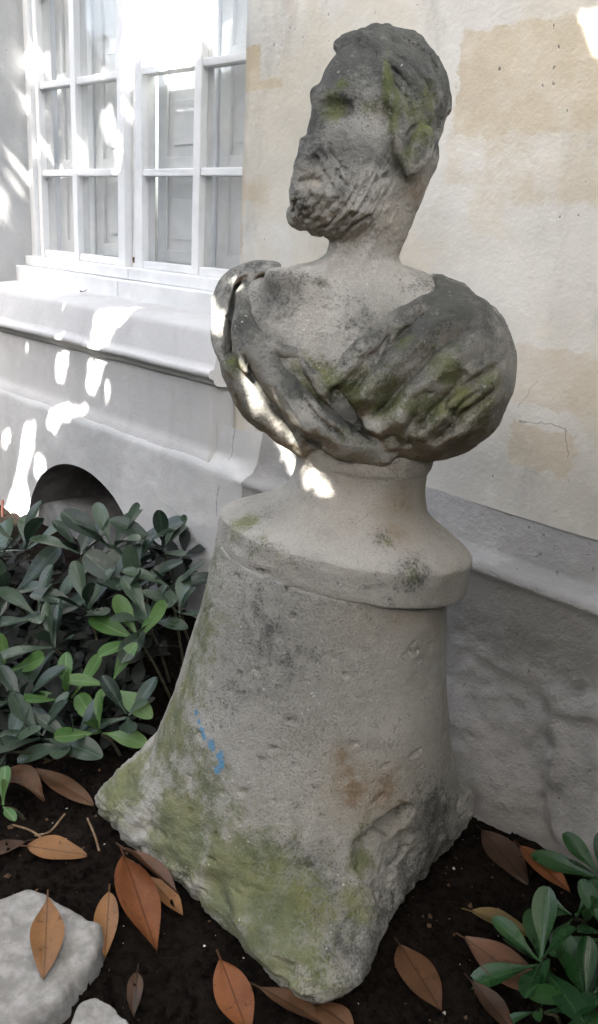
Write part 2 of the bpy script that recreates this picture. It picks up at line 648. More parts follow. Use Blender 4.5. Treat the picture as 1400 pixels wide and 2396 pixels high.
dx = .012
X = np.concatenate([[-6.5, -5, -4, -3.4], np.arange(-3.2, -.15, dx), [.3, 1.2, 4.5]])
Z = np.concatenate([[-.1], np.arange(-.04, .607, .0095)])
a, b = [k.ravel() for k in np.meshgrid(X, Z, indexing='ij')]
e = np.sqrt(((a - AX) / AW) ** 2 + (np.maximum(b, 0) / AH) ** 2)
e2 = e.reshape(len(X), len(Z))
inside = e2 < 1
nb = np.zeros_like(inside)
for sx in (-1, 0, 1):
    for sz in (-1, 0, 1):
        nb |= ~np.roll(np.roll(inside, sx, 0), sz, 1)
rim = (inside & nb).ravel()
ang = np.arctan2(np.maximum(b, 0) / AH, (a - AX) / AW)
a = np.where(rim, AX + AW * np.cos(ang), a)
b = np.where(rim, np.where(b > 0, AH * np.sin(ang), b), b)
F = grid_faces(len(X), len(Z))
deep = (inside.ravel() & ~rim)
F = F[~deep[F].any(1)]
left = a[F].mean(1) < -1.56
V = np.stack([a, plinth_y(a, b), b], -1)
for sel, m in ((left, PLASTER_L), (~left, PLASTER_R)):
    ids, inv = np.unique(F[sel], return_inverse=True)
    make('plinth', V[ids], inv.reshape(-1, 4), m, house)
# barrel of the arched vent with its inner darkness painted on a back panel
DARK = mat_simple('cellar_darkness', (.02, .018, .016), (.045, .04, .036), 12)
th = np.linspace(-.1, math.pi + .1, 50)
rows = []
for yy in np.linspace(1.374, 1.72, 10):
    q = np.stack([AX + AW * 1.0 * np.cos(th) * (1 - .25 * (yy - 1.374)), np.full(50, yy), AH * np.sin(th) * (1 - .3 * (yy - 1.374))], -1)
    q += .012 * np.stack([fbm(q * 8, 3, 61), 0 * th, fbm(q * 8, 3, 62)], -1) * min(1, (yy - 1.374) * 12)
    rows.append(q)
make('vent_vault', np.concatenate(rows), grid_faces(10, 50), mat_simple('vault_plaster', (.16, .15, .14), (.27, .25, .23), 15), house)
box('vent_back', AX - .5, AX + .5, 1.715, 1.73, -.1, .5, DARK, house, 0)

# apron under the sill and the sill itself
APX0, APX1 = -3.3, -1.69
X = np.concatenate([[-6.4, -4.4], np.arange(APX0, APX1 + .001, .02)])
Z = np.arange(.50, .745, .012)
a, b = [k.ravel() for k in np.meshgrid(X, Z, indexing='ij')]
p = np.stack([a, 0 * a, b], -1)
y = 1.392 + .003 * fbm(p * 5, 3, 71) - .012 * smooth(.54, .50, b)
V = np.stack([a, y, b], -1)
ret = V[-len(Z):].copy(); ret[:, 1] = 1.475
make('apron_panel', np.concatenate([V, ret]), grid_faces(len(X) + 1, len(Z)), SILLM, house)
prof = [(1.56, .868), (1.48, .862), (1.425, .852), (1.408, .847), (1.402, .841), (1.398, .832), (1.378, .765), (1.374, .752), (1.362, .749), (1.357, .743), (1.357, .735),
        (1.362, .729), (1.372, .726), (1.376, .716), (1.384, .709), (1.40, .706)]
X = np.concatenate([[-6.4, -4.4], np.arange(APX0, -1.672, .02)])
V = []
for x in X:
    for (yy, zz) in prof:
        V.append((x, yy, zz))
V = np.array(V)
V[:, 1] += .002 * fbm(V * 6, 3, 72)
V[:, 2] += .003 * fbm(V * 5, 3, 73)
sill = make('stone_sill', V, grid_faces(len(X), len(prof)), SILLM, house)
endv = V[-len(prof):]
cap = np.concatenate([endv, [[endv[0, 0], 1.56, .70]]])
make('sill_end', cap, [list(range(len(cap)))[::-1]], SILLM, house, False)

# ------------------------------------------------------------------ window
win = empty('window', (0, 0, 0))
win.parent = house
win.location = (-2.41 + 1.2, 1.62 - YW, .86)
YG = 1.652


def wb(name, x0, x1, y0, y1, z0, z1, m=WHITE, bev=.003, parent=win):
    return box(name, x0, x1, y0, y1, z0, z1, m, parent, bev, .0012)


wb('window_frame', -3.075, -3.028, 1.612, 1.70, .93, 2.45)
wb('window_frame', -1.80, -1.70, 1.612, 1.70, .93, 2.45)
wb('window_frame', -3.03, -1.80, 1.625, 1.70, 2.38, 2.45)
rails = [.958, 1.237, 1.522, 1.807, 2.09]
for (x0, x1) in ((-3.027, -2.462), (-2.408, -1.801)):
    xm = -2.772 if x0 < -2.5 else -2.097
    wb('stile', x0, x0 + .028 + (.010 if x0 > -2.5 else 0), 1.628, 1.682, .955, 2.378)
    wb('stile', x1 - .040, x1, 1.626, 1.682, .955, 2.378)
    wb('glazing_bar', xm - .015, xm + .015, 1.630, 1.680, .958, 2.36)
    for zr in rails:
        h = .021 if zr > 1 else .024
        for (q0, q1) in ((x0 + .026, xm - .017), (xm + .017, x1 - .038)):
            wb('glazing_bar', q0, q1, 1.634, 1.676, zr, zr + h)
    for i, zr in enumerate(rails):
        z1 = (rails + [2.37])[i + 1]
        for (q0, q1) in ((x0 + .03, xm - .018), (xm + .018, x1 - .039)):
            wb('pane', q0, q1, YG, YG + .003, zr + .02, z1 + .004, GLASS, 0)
wb('meeting_post', -2.461, -2.409, 1.655, 1.70, .955, 2.378)
wb('window_latch', -2.442, -2.430, 1.642, 1.656, .972, .990, mat_simple('rusty_iron', (.05, .03, .02), (.12, .06, .03), 60), .002)
# timber sill in two steps, each in two boards with an open joint
for (x0, x1) in ((-3.07, -2.384), (-2.380, -1.70)):
    wb('sill_board', x0, x1, 1.585, 1.69, .922, .957)
    wb('sill_board', x0, x1, 1.545, 1.66, .862, .921, WHITE, .005)
# folded shutters inside, one leaf behind each column of panes
for (x0, x1) in ((-3.02, -2.775), (-2.768, -2.47), (-2.40, -2.105), (-2.095, -1.81)):
    s = wb('shutter', x0, x1, 1.722, 1.742, .93, 2.40)
    for i, zr in enumerate(rails):
        z0, z1 = zr + .05, (rails + [2.36])[i + 1] - .005
        if z1 - z0 < .1: continue
        wb('shutter_panel', x0 + .075, x1 - .075, 1.7145, 1.7215, z0 + .045, z1 - .055, WHITE, .004, s)
        wb('shutter_rail', x0 + .004, x1 - .004, 1.711, 1.7205, z0 - .028, z0 + .012, WHITE, .003, s)
    for q in (x0 + .004, x1 - .049):
        wb('shutter_stile', q, q + .045, 1.7095, 1.7200, .94, 2.39, WHITE, .003, s)

# ------------------------------------------------------------------ statue space
OB = np.array([-.91, 1.06, 0.0])
EU = nrm([.70, .712, 0])                   # to the viewer's right
EWv = np.array([EU[1], -EU[0], 0])         # towards the viewer


def to_world(q):
    q = np.asarray(q)
    return OB + q[..., :1] * EU + q[..., 1:2] * EWv + q[..., 2:3] * np.array([0, 0, 1.0])


def to_loc(p):
    d = np.asarray(p) - OB
    return np.stack([d @ EU, d @ EWv, d[..., 2]], -1)


EYE_L = to_loc(EYE)


def L3(px, py, w):
    """local point on the plane at depth w seen at a photo position"""
    r = ray(px, py)
    t = (w - (EYE - OB) @ EWv) / (r @ EWv)
    return to_loc(EYE + r * t)


# ---- signed distance tools
def sd_ell(p, c, r):
    q = (p - np.asarray(c, np.float32))
    r = np.asarray(r, np.float32)
    k0 = np.sqrt((((q / r) ** 2)).sum(-1)) + 1e-9
    k1 = np.sqrt((((q / (r * r)) ** 2)).sum(-1)) + 1e-9
    return k0 * (k0 - 1) / k1


def sd_tube(p, pts, rad):
    P_ = np.asarray(pts, np.float32)
    if len(p) > 5000:
        mg = float(np.max(rad)) + .03
        sel = ((p > P_.min(0) - mg) & (p < P_.max(0) + mg)).all(1)
        if sel.sum() < .7 * len(p):
            out = np.full(len(p), .2, np.float32)
            if sel.any(): out[sel] = sd_tube(p[sel], pts, rad) if sel.sum() <= 5000 else _tube(p[sel], pts, rad)
            return out
    return _tube(p, pts, rad)


def _tube(p, pts, rad):
    d = None
    for i in range(len(pts) - 1):
        a, b = np.asarray(pts[i], np.float32), np.asarray(pts[i + 1], np.float32)
        ab = b - a
        t = np.clip(((p - a) @ ab) / max(ab @ ab, 1e-9), 0, 1)
        q = p - a - t[:, None] * ab
        e = np.sqrt((q * q).sum(-1)) - (rad[i] + (rad[i + 1] - rad[i]) * t)
        d = e if d is None else np.minimum(d, e)
    return d


def smin(a, b, k):
    h = np.clip(.5 + .5 * (b - a) / k, 0, 1)
    return b + (a - b) * h - k * h * (1 - h)


def smax(a, b, k):
    return -smin(-a, -b, k)


def spline(pts, n=5):
    """Catmull-Rom through pts (any width of row)"""
    P = np.asarray(pts, float)
    Q = np.concatenate([[2 * P[0] - P[1]], P, [2 * P[-1] - P[-2]]])
    out = []
    for i in range(1, len(Q) - 2):
        for t in np.linspace(0, 1, n, endpoint=False):
            a, b, c, d = Q[i - 1], Q[i], Q[i + 1], Q[i + 2]
            out.append(.5 * (2 * b + (c - a) * t + (2 * a - 5 * b + 4 * c - d) * t * t + (3 * b - a - 3 * c + d) * t ** 3))
    out.append(P[-1])
    return np.array(out)


def mesh_sdf(fn, lo, hi, h):
    """narrow-band sampling followed by surface nets"""
    lo, hi = np.asarray(lo, float), np.asarray(hi, float)
    K = 4
    n = (np.ceil((hi - lo) / (h * K)).astype(int) + 1) * K + 1
    ax = [lo[i] + h * np.arange(n[i]) for i in range(3)]
    cax = [a[::K] for a in ax]
    cg = np.stack(np.meshgrid(*cax, indexing='ij'), -1).reshape(-1, 3).astype(np.float32)
    cv = fn(cg).reshape([len(a) for a in cax])
    # upsample coarse values, then refine where near the surface
    idx = [np.minimum((np.arange(n[i]) + K // 2) // K, len(cax[i]) - 1) for i in range(3)]
    Fv = cv[np.ix_(*idx)].astype(np.float32).copy()
    near = np.abs(Fv) < h * K * 1.5
    ii = np.argwhere(near)
    pts = np.stack([ax[k][ii[:, k]] for k in range(3)], -1).astype(np.float32)
    vals = np.concatenate([fn(c) for c in np.array_split(pts, max(1, len(pts) // 200000))])
    Fv[near] = vals
    s = Fv < 0
    cells = np.zeros(np.array(s.shape) - 1, int)
    acc = np.zeros(cells.shape + (3,), np.float32)
    cnt = np.zeros(cells.shape, np.float32)
    offs = [(i, j, k) for i in (0, 1) for j in (0, 1) for k in (0, 1)]
    sl = lambda o: tuple(slice(o[i], s.shape[i] - 1 + o[i]) for i in range(3))
    for o in offs:
        for axn in range(3):
            if o[axn]: continue
            o2 = list(o); o2[axn] = 1
            f0, f1 = Fv[sl(o)], Fv[sl(o2)]
            cr_ = (f0 < 0) != (f1 < 0)
            t = np.where(cr_, f0 / np.where(cr_, f0 - f1, 1), 0)
            pt = [np.full(t.shape, o[k], np.float32) for k in range(3)]
            pt[axn] = t
            acc += np.where(cr_[..., None], np.stack(pt, -1), 0)
            cnt += cr_
    act = cnt > 0
    ids = np.full(act.shape, -1)
    ids[act] = np.arange(act.sum())
    base = np.argwhere(act)
    verts = lo + h * (base + acc[act] / cnt[act][:, None])
    faces = []
    for axn in range(3):
        o2 = [0, 0, 0]; o2[axn] = 1
        A = s[tuple(slice(0, s.shape[i] - o2[i]) for i in range(3))]
        B = s[tuple(slice(o2[i], s.shape[i]) for i in range(3))]
        u_, v_ = [k for k in range(3) if k != axn]
        e = np.argwhere(A != B)
        e = e[(e[:, u_] > 0) & (e[:, v_] > 0) & (e[:, u_] < act.shape[u_]) & (e[:, v_] < act.shape[v_])]
        q = []
        for du, dv in ((1, 1), (0, 1), (0, 0), (1, 0)):
            c = e.copy(); c[:, u_] -= du; c[:, v_] -= dv
            q.append(ids[c[:, 0], c[:, 1], c[:, 2]])
        q = np.stack(q, -1)
        flip = A[e[:, 0], e[:, 1], e[:, 2]]
        if axn == 1: flip = ~flip
        q[~flip] = q[~flip][:, ::-1]
        faces.append(q)
    return verts, np.concatenate(faces)


def vert_normals(V, F):
    n = np.cross(V[F[:, 2]] - V[F[:, 0]], V[F[:, 3]] - V[F[:, 1]])
    N = np.zeros_like(V)
    for k in range(4):
        np.add.at(N, F[:, k], n)
    return N / (np.linalg.norm(N, axis=1, keepdims=True) + 1e-12)


def hits(fn, pix, far_=2.2):
    """first local points where view rays meet a signed-distance shape"""
    D = np.array([ray(px, py) for px, py in pix])
    D = np.stack([D @ EU, D @ EWv, D[:, 2]], -1)
    D /= np.linalg.norm(D, axis=1, keepdims=True)
    t = np.full(len(D), .8)
    best, bt = np.full(len(D), 9.0), t.copy()
    live = np.ones(len(D), bool)
    for _ in range(140):
        v = fn((EYE_L + D * t[:, None]).astype(np.float32)).astype(float)
        b = live & (v < best)
        best[b], bt[b] = v[b], t[b]
        live &= (v > .0004) & (t < far_)
        if not live.any(): break
        t[live] += np.maximum(v[live] * .8, .0008)
    return EYE_L + D * bt[:, None]


def hit(fn, px, py):
    return hits(fn, [(px, py)])[0]


def fold(base, rows, sink=.4, n=5):
    """rows (px, py, radius): tube lying on a base shape, sunk by a share of its radius"""
    H = hits(base, [r[:2] for r in rows])
    rad = np.array([r[2] for r in rows])
    away = (H - EYE_L) / np.linalg.norm(H - EYE_L, axis=1, keepdims=True)
    sp_ = spline(np.concatenate([H + away * (rad * sink)[:, None], rad[:, None]], 1), n)
    return sp_[:, :3], sp_[:, 3]


def line_on(base, pts, n=4):
    return spline(hits(base, pts), n)


def crease(p, d, line, depth, width, sharp=True):
    """press a line into a shape (depth > 0) or raise a rib (depth < 0), fading out at the ends"""
    L = np.asarray(line, np.float32)
    mg = width * (5 if sharp else 2.6)
    near = (np.abs(d) < .05) & ((p > L.min(0) - mg) & (p < L.max(0) + mg)).all(1)
    if not near.any(): return d
    vd = (L.mean(0) - EYE_L).astype(np.float32)
    vd /= np.linalg.norm(vd)
    q = p[near]
    q = q - (q @ vd)[:, None] * vd
    L3_ = L
    L = L - (L @ vd)[:, None] * vd
    seg = np.linalg.norm(np.diff(L, axis=0), axis=1)
    cum = np.concatenate([[0], np.cumsum(seg)]) / max(seg.sum(), 1e-9)
    bd = np.full(len(q), 9, np.float32); bt = np.zeros(len(q), np.float32)
    for k in range(len(L) - 1):
        ab = L[k + 1] - L[k]
        t = np.clip(((q - L[k]) @ ab) / max(ab @ ab, 1e-12), 0, 1)
        e = np.sqrt(((q - L[k] - t[:, None] * ab) ** 2).sum(-1))
        m = e < bd
        bd[m] = e[m]; bt[m] = (cum[k] + (cum[k + 1] - cum[k]) * t)[m]
    x = bd / width
    prof = np.exp(-x) if sharp else np.exp(-x * x)
    d = d.copy()
    d[near] = d[near] + depth * prof * smooth(0, .18, bt) * smooth(1, .82, bt)
    return d


# ------------------------------------------------------------------ bust: head, neck, chest
TH = R_(25)
HF = np.array([-math.cos(TH), math.sin(TH), 0])    # where the face points
HL = np.array([math.sin(TH), math.cos(TH), 0])     # the head's own left
HC = np.array([-.006, .0, 1.29])


def hp(a, b, z):
    return HC * [1, 1, 0] + HF * a + HL * b + np.array([0, 0, z])


def to_head(p):
    q = p - (HC * [1, 1, 0]).astype(np.float32)
    return np.stack([q @ HF.astype(np.float32), q @ HL.astype(np.float32), q[:, 2]], -1)


def head_base(p):
    h = to_head(p)
    d = sd_ell(h, (-.003, 0, 1.288), (.099, .082, .094))
    d = smin(d, sd_ell(h, (.040, 0, 1.225), (.066, .070, .105)), .03)
    d = smin(d, sd_ell(h, (.042, .046, 1.238), (.036, .028, .028)), .03)
    d = smin(d, sd_ell(h, (.046, .0, 1.148), (.080, .062, .050)), .02)
    d = smin(d, sd_tube(h, [(.080, 0, 1.285), (.093, .004, 1.235), (.104, .006, 1.165)], [.022, .025, .027]), .02)
    return d


def neck_base(p):
    d = sd_tube(p, [(.030, -.01, 1.22), (.002, 0, 1.13), (-.018, .0, 1.07), (-.020, .0, .97)], [.060, .055, .055, .080])
    return d


def chest_base(p):
    d = sd_ell(p, (-.005, .0, .915), (.205, .135, .145))
    d = smin(d, sd_tube(p, [(-.160, .0, .965), (-.05, .01, .983), (.06, .0, .962), (.155, -.01, .930)], [.064, .063, .065, .070]), .05)
    d = smin(d, sd_ell(p, (-.07, .065, .93), (.09, .07, .085)), .05)
    return d


def figure_plain(p):
    return smin(smin(head_base(p), neck_base(p), .03), chest_base(p), .07)


beard_rows = [
    [(830, 405, .012), (800, 430, .014), (770, 470, .014), (720, 500, .011), (690, 515, .008)],
    [(715, 478, .016), (697, 500, .018), (694, 516, .012)],
    [(745, 455, .012), (715, 470, .012), (695, 490, .012), (688, 512, .008)],
    [(800, 470, .012), (770, 490, .013), (735, 515, .013), (705, 527, .009)],
    [(840, 470, .010), (800, 500, .014), (765, 530, .013), (735, 540, .009)],
    [(865, 400, .010), (840, 440, .013), (815, 470, .010)],
    [(893, 405, .010), (870, 450, .014), (845, 488, .010)],
    [(917, 400, .010), (900, 445, .013), (876, 490, .009)],
    [(932, 380, .009), (925, 430, .011), (900, 480, .008)],
    [(735, 350, .010), (760, 372, .014), (790, 395, .014), (815, 425, .009)],
    [(728, 365, .008), (745, 385, .010), (765, 405, .009), (775, 435, .006)],
]
beard_t = [fold(head_base, r, .55) for r in beard_rows]
brow_t = fold(head_base, [(742, 222, .010), (770, 226, .014), (810, 224, .014), (860, 232, .013), (905, 240, .010)], .78)
cheek_c = hit(head_base, 848, 312)
sock1, sock2 = hit(head_base, 790, 252), hit(head_base, 850, 254)
mouth = hit(head_base, 728, 418)
crust = fold(head_base, [(795, 108, .010), (815, 100, .013), (840, 92, .013), (868, 82, .012), (900, 74, .012)], .6)


hl = lambda *pts: line_on(lambda q: head_base(q) - .0070, pts)
beard_cuts = [hl(*q) for q in (
    [(932, 385), (912, 440), (886, 492)], [(908, 400), (888, 448), (860, 494)], [(884, 408), (862, 454), (838, 496)], [(860, 418), (842, 458), (820, 492)], [(836, 432), (822, 462), (802, 488)],
    [(938, 400), (926, 450), (904, 490)], [(742, 345), (770, 380), (800, 420), (815, 445)], [(728, 358), (750, 390), (772, 425), (785, 452)], [(762, 345), (792, 378), (822, 412)],
    [(738, 452), (714, 475), (702, 508)], [(762, 455), (737, 486), (716, 522)], [(792, 464), (762, 492), (737, 528)], [(816, 478), (787, 503), (757, 538)], [(835, 494), (804, 522), (778, 546)], [(700, 460), (690, 480), (686, 505)],
    [(870, 500), (835, 525), (800, 548)])]
hair_cuts = [hl(*q) for q in (
    [(885, 92), (950, 105), (1010, 155), (1040, 220)], [(892, 118), (950, 145), (1000, 200), (1022, 255)], [(902, 150), (948, 190), (985, 250)], [(912, 185), (945, 225), (965, 270)], [(930, 82), (990, 120), (1035, 180)],
    [(1035, 260), (1020, 320), (1000, 370)], [(1048, 250), (1040, 310), (1020, 370)], [(860, 100), (840, 120), (815, 150)])]
mouth_l = hl((688, 432), (705, 424), (735, 420), (762, 428))
nostril = hl((712, 385), (735, 372), (752, 378))
rib = hl((884, 118), (903, 185), (918, 262), (930, 330), (936, 400))


nl = lambda *pts: line_on(figure_plain, pts)
sinew_a = nl((800, 560), (775, 600), (752, 645), (742, 670))
sinew_b = nl((905, 500), (870, 570), (820, 630), (770, 665))
notch = nl((735, 655), (752, 672), (775, 668))
sternum = nl((750, 690), (748, 760), (752, 840), (760, 900))


def figure_sdf(p):
    h = to_head(p)
    hd = head_base(p)
    # hair: a thicker shell behind the hairline
    line = .2 * (h[:, 2] - 1.19) + np.maximum(0, h[:, 2] - 1.33) * .55 + .004 * np.sin(h[:, 2] * 90)
    shell = hd - .0085
    hair = smax(shell, h[:, 0] - line, .010)
    hair = smax(hair, 1.165 - h[:, 2] + np.maximum(0, -h[:, 0] - .02) * .2, .01)
    d = smin(hd, hair, .008)
    d = smin(d, sd_tube(p, *crust), .006)
    d = smin(d, sd_tube(p, *brow_t), .014)
    # hairline ridge running down to the sideburn
    d = smax(d, -sd_ell(p, sock1, (.016, .006, .007)), .02)
    # beard: a shell over jaw and chin that leaves a tongue of bare cheek
    be = smax(hd - .0075, -sd_ell(p, cheek_c, (.050, .060, .074)), .004)
    be = smax(be, h[:, 2] - 1.232, .006)
    be = smax(be, -.002 - h[:, 0], .014)
    d = smin(d, be, .005)
    for t in beard_t:
        d = smin(d, sd_tube(p, *t), .006)
    d = crease(p, d, mouth_l, .0075, .0060)
    d = crease(p, d, nostril, .0045, .0060)
    # hollow between cheek and moustache
    # ear: a flat shell leaning back at the top, hollowed in front
    eq = h - np.array([-.021, .084, 1.221], np.float32)
    ca, sa = math.cos(.28), math.sin(.28)
    eq = np.stack([eq[:, 0] * ca + eq[:, 2] * sa, eq[:, 1] - .35 * -eq[:, 0], -eq[:, 0] * sa + eq[:, 2] * ca], -1)
    z3 = np.zeros(3, np.float32)
    d = smax(d, -sd_ell(eq - np.array([.016, .004, -.002], np.float32), z3, (.010, .010, .030)), .008)
    ear = sd_ell(eq, z3, (.0175, .0125, .037))
    ear = smax(ear, -sd_ell(eq - np.array([.005, .011, .002], np.float32), z3, (.0085, .0095, .024)), .004)
    d = smin(d, ear, .004)
    for q in beard_cuts: d = crease(p, d, q, .0056, .0034)
    for q in hair_cuts: d = crease(p, d, q, .0055, .0042)
    d = crease(p, d, rib, -.0075, .0075, False)
    d = smin(d, neck_base(p), .014)
    ch = chest_base(p)
    d = smin(d, ch, .024)
    d = crease(p, d, sinew_a, -.0065, .011, False)
    d = crease(p, d, sinew_b, -.0050, .012, False)
    d = crease(p, d, notch, .0030, .014, False)
    d = crease(p, d, sternum, .0055, .022, False)
    # collar bones
    d = smin(d, sd_tube(p, [L3(745, 645, .078), L3(690, 648, .078), L3(640, 645, .065)], [.008, .010, .010]), .04)
    return d


# ------------------------------------------------------------------ drapery
def drape_base(p):
    d = chest_base(p) - .004
    # lower body of the cloth narrows to the socle
    d = smin(d, sd_ell(p, (.02, .0, .835), (.165, .135, .10)), .06)
    d = smin(d, sd_ell(p, (.125, .03, .89), (.115, .12, .125)), .05)
    d = smin(d, sd_ell(p, (-.13, .01, .90), (.10, .09, .11)), .05)
    return d


left_folds = [
    [(640, 632, .014), (592, 636, .018), (550, 666, .021), (530, 720, .022), (530, 790, .022), (556, 865, .016)],
    [(628, 640, .012), (580, 648, .018), (556, 690, .026), (568, 760, .032), (610, 840, .036), (690, 935, .038), (790, 1015, .034), (890, 1062, .022)],
    [(640, 645, .010), (606, 668, .014), (596, 712, .016), (612, 760, .014), (640, 810, .012)],
    [(660, 850, .018), (720, 905, .026), (790, 965, .030), (850, 1030, .024), (905, 1065, .014)],
    [(560, 860, .018), (600, 930, .024), (650, 1000, .024), (715, 1050, .018)],
    [(655, 900, .008), (690, 960, .010), (715, 1015, .010), (730, 1050, .008)],
]
right_folds = [
    [(1015, 692, .011), (930, 745, .015), (850, 815, .016), (785, 885, .013), (748, 905, .008)],
    [(850, 985, .018), (885, 985, .025), (915, 975, .016)],
    [(895, 1022, .010), (915, 1035, .015)],
    [(815, 955, .008), (838, 915, .014), (872, 885, .010), (900, 870, .006)],
]
fold_t = [(*fold(drape_base, r, .30), .010) for r in left_folds] + [(*fold(drape_base, r, .35), .008) for r in right_folds]
vl0, vl1 = L3(600, 650, .1), L3(750, 915, .13)
vr0, vr1 = L3(1030, 660, .08), L3(750, 915, .13)
# V neckline: the two edges as planes holding the line and running in depth
def vplane(p, a, b, sgn):
    n = np.array([-(b[2] - a[2]), (b[0] - a[0])]) * sgn
    n = n / np.linalg.norm(n)
    return (p[:, 0] - a[0]) * n[0] + (p[:, 2] - a[2]) * n[1]


def drape_warp(p):
    wv = np.stack([vnoise(p * 13.0, 201), vnoise(p * 13.0, 202), vnoise(p * 13.0, 203)], -1) * .0065 + np.stack([vnoise(p * 34.0, 204), vnoise(p * 34.0, 205), vnoise(p * 34.0, 206)], -1) * .0030
    return (p + wv).astype(np.float32)


def drape_mid(p):
    d = drape_base(p)
    vn2 = np.maximum(-vplane(p, vl0, vl1, 1), -vplane(p, vr0, vr1, -1))
    d = smax(d, -vn2, .01)
    for (pts, rad, k) in fold_t:
        d = smin(d, sd_tube(p, pts, rad), k)
    return d


dl = lambda *pts: line_on(drape_mid, pts)
ribs = [(dl((1090, 690), (1010, 765), (920, 845), (850, 925), (806, 962)), .016, .024), (dl((1150, 750), (1060, 830), (975, 905), (900, 1005)), .017, .028),
        (dl((1188, 822), (1120, 905), (1030, 975), (950, 1045)), .015, .024), (dl((1180, 895), (1125, 970), (1045, 1030), (975, 1065)), .010, .018),
        (dl((1045, 955), (1062, 915), (1090, 880), (1130, 850)), .008, .012), (dl((930, 955), (950, 990), (945, 1035)), .008, .012), (dl((1000, 745), (930, 765), (908, 815), (850, 890)), .007, .010),
        (dl((655, 895), (690, 960), (718, 1015), (732, 1052)), .008, .010), (dl((700, 690), (660, 760), (650, 820)), -.006, .03)]
cuts = [(dl((1010, 715), (935, 788), (860, 872), (796, 935)), .016, .010), (dl((1138, 735), (1045, 800), (965, 880), (885, 958), (850, 1005)), .018, .011), (dl((1195, 825), (1110, 880), (1035, 935), (960, 1020)), .017, .010),
        (dl((1165, 900), (1095, 962), (1012, 1045)), .014, .009), (dl((1085, 865), (1052, 920), (1040, 965)), .012, .006), (dl((902, 755), (904, 800), (880, 855)), .010, .005),
        (dl((628, 820), (720, 903), (790, 962), (850, 1014), (890, 1050)), .026, .010), (dl((556, 800), (606, 905), (690, 1005), (790, 1060)), .014, .008), (dl((640, 648), (602, 688), (604, 735), (628, 785)), .030, .012),
        (dl((590, 635), (546, 690), (540, 770), (546, 860)), .022, .009), (dl((770, 905), (810, 950), (850, 1005)), .020, .012), (dl((690, 880), (740, 960), (830, 1040)), .008, .006),
        (dl((1120, 905), (1080, 945), (1060, 985)), .012, .006), (dl((960, 770), (1010, 740), (1070, 730)), .006, .005), (dl((980, 950), (960, 1000), (965, 1050)), .010, .006)]


def drape_sdf(p):
    p = drape_warp(p)
    d = drape_mid(p)
    for (ln_, dp, wd) in ribs: d = crease(p, d, ln_, -dp * 1.25, wd * .85, False)
    for (ln_, dp, wd) in cuts: d = crease(p, d, ln_, dp * 1.25, wd * .75)
    # cut underneath, where it meets the socle
    return smax(d, (.742 - p[:, 2] - .02 * p[:, 0]), .02)


def weather(V, N, amp=1.0, seed=0):
    d = .0035 * fbm(V * 28, 4, 80 + seed) + .0016 * fbm(V * 110, 3, 84 + seed)
    chip = np.minimum(0, fbm(V * 42, 3, 88 + seed) + .42) * .012
    return V + N * ((d + chip) * amp)[:, None]


FV, FF = mesh_sdf(figure_sdf, (-.20, -.17, .80), (.20, .19, 1.42), .0025)
FN = vert_normals(FV, FF)
if ((FV - FV.mean(0)) * FN).sum(1).mean() < 0:
    FF = FF[:, ::-1]; FN = -FN
# strands cut into hair and beard
hh = to_head(FV.astype(np.float32)).astype(float)
beardm = smooth(1.20, 1.165, hh[:, 2] + .45 * np.maximum(0, .07 - hh[:, 0]) - .02) * smooth(-.045, -.02, hh[:, 0]) * smooth(1.07, 1.095, hh[:, 2])
beardm = beardm * smooth(.016, .009, np.abs(head_base(FV.astype(np.float32)).astype(float)))
hairm = smooth(.012, -.004, hh[:, 0] - .2 * (hh[:, 2] - 1.19) - np.maximum(0, hh[:, 2] - 1.33) * .55) * smooth(1.19, 1.23, hh[:, 2])
earm = np.exp(-(((hh[:, 0] + .016) / .03) ** 2 + ((hh[:, 1] - .09) / .025) ** 2 + ((hh[:, 2] - 1.222) / .042) ** 2))
sb = np.stack([(hh[:, 0] * .88 + hh[:, 2] * .47) * 190, hh[:, 1] * 80, (hh[:, 2] * .88 - hh[:, 0] * .47) * 22], -1)
sh = np.stack([(hh[:, 0] * .9 - hh[:, 2] * .43) * 85, hh[:, 1] * 40, (hh[:, 2] * .9 + hh[:, 0] * .43) * 14], -1)
disp = .0052 * fbm(sb, 3, 91) * beardm + .0045 * fbm(sh, 3, 92) * hairm * (1 - earm)
FVd = weather(FV + FN * disp[:, None], FN, .75 * (1 - .4 * earm))

DV, DF = mesh_sdf(drape_sdf, (-.31, -.20, .72), (.31, .23, 1.10), .0032)
DN = vert_normals(DV, DF)
if ((DV - DV.mean(0)) * DN).sum(1).mean() < 0:
    DF = DF[:, ::-1]; DN = -DN
rough_r = smooth(.0, .1, DV[:, 0]) * smooth(.9, 1.0, DV[:, 2])
DVd = weather(DV, DN, .65, 3) + DN * (.0035 * fbm(DV * 36, 4, 97) * rough_r)[:, None]

# ------------------------------------------------------------------ socle (turned foot of the bust)
sp = [(.0, .776), (.095, .776), (.112, .772), (.117, .764), (.1185, .752), (.117, .741), (.114, .735), (.1125, .729), (.112, .715), (.114, .700), (.119, .684), (.127, .668),
      (.142, .655), (.160, .644), (.180, .632), (.200, .621), (.214, .613), (.221, .607), (.2235, .599), (.224, .575), (.2235, .552), (.219, .546), (.20, .545), (.0, .545)]
spf = spline([(r, z) for r, z in sp[1:-1]], 4)
nt = 170
SV = []
for (r, z) in spf:
    t = np.linspace(0, 2 * math.pi, nt, endpoint=False)
    k = smooth(.76, .55, np.array([z]))[0]
    lean_r, lean_b = R_(2.5 + 5.5 * k), R_(1.5 + 4.0 * k)
    cu = .012 - .022 * k
    uu, ww = r * np.cos(t), r * np.sin(t) * (1 - .06 * k)
    SV.append(np.stack([cu + uu * math.cos(lean_r), ww, z - uu * math.sin(lean_r) + ww * math.sin(lean_b)], -1))
nr = len(spf)
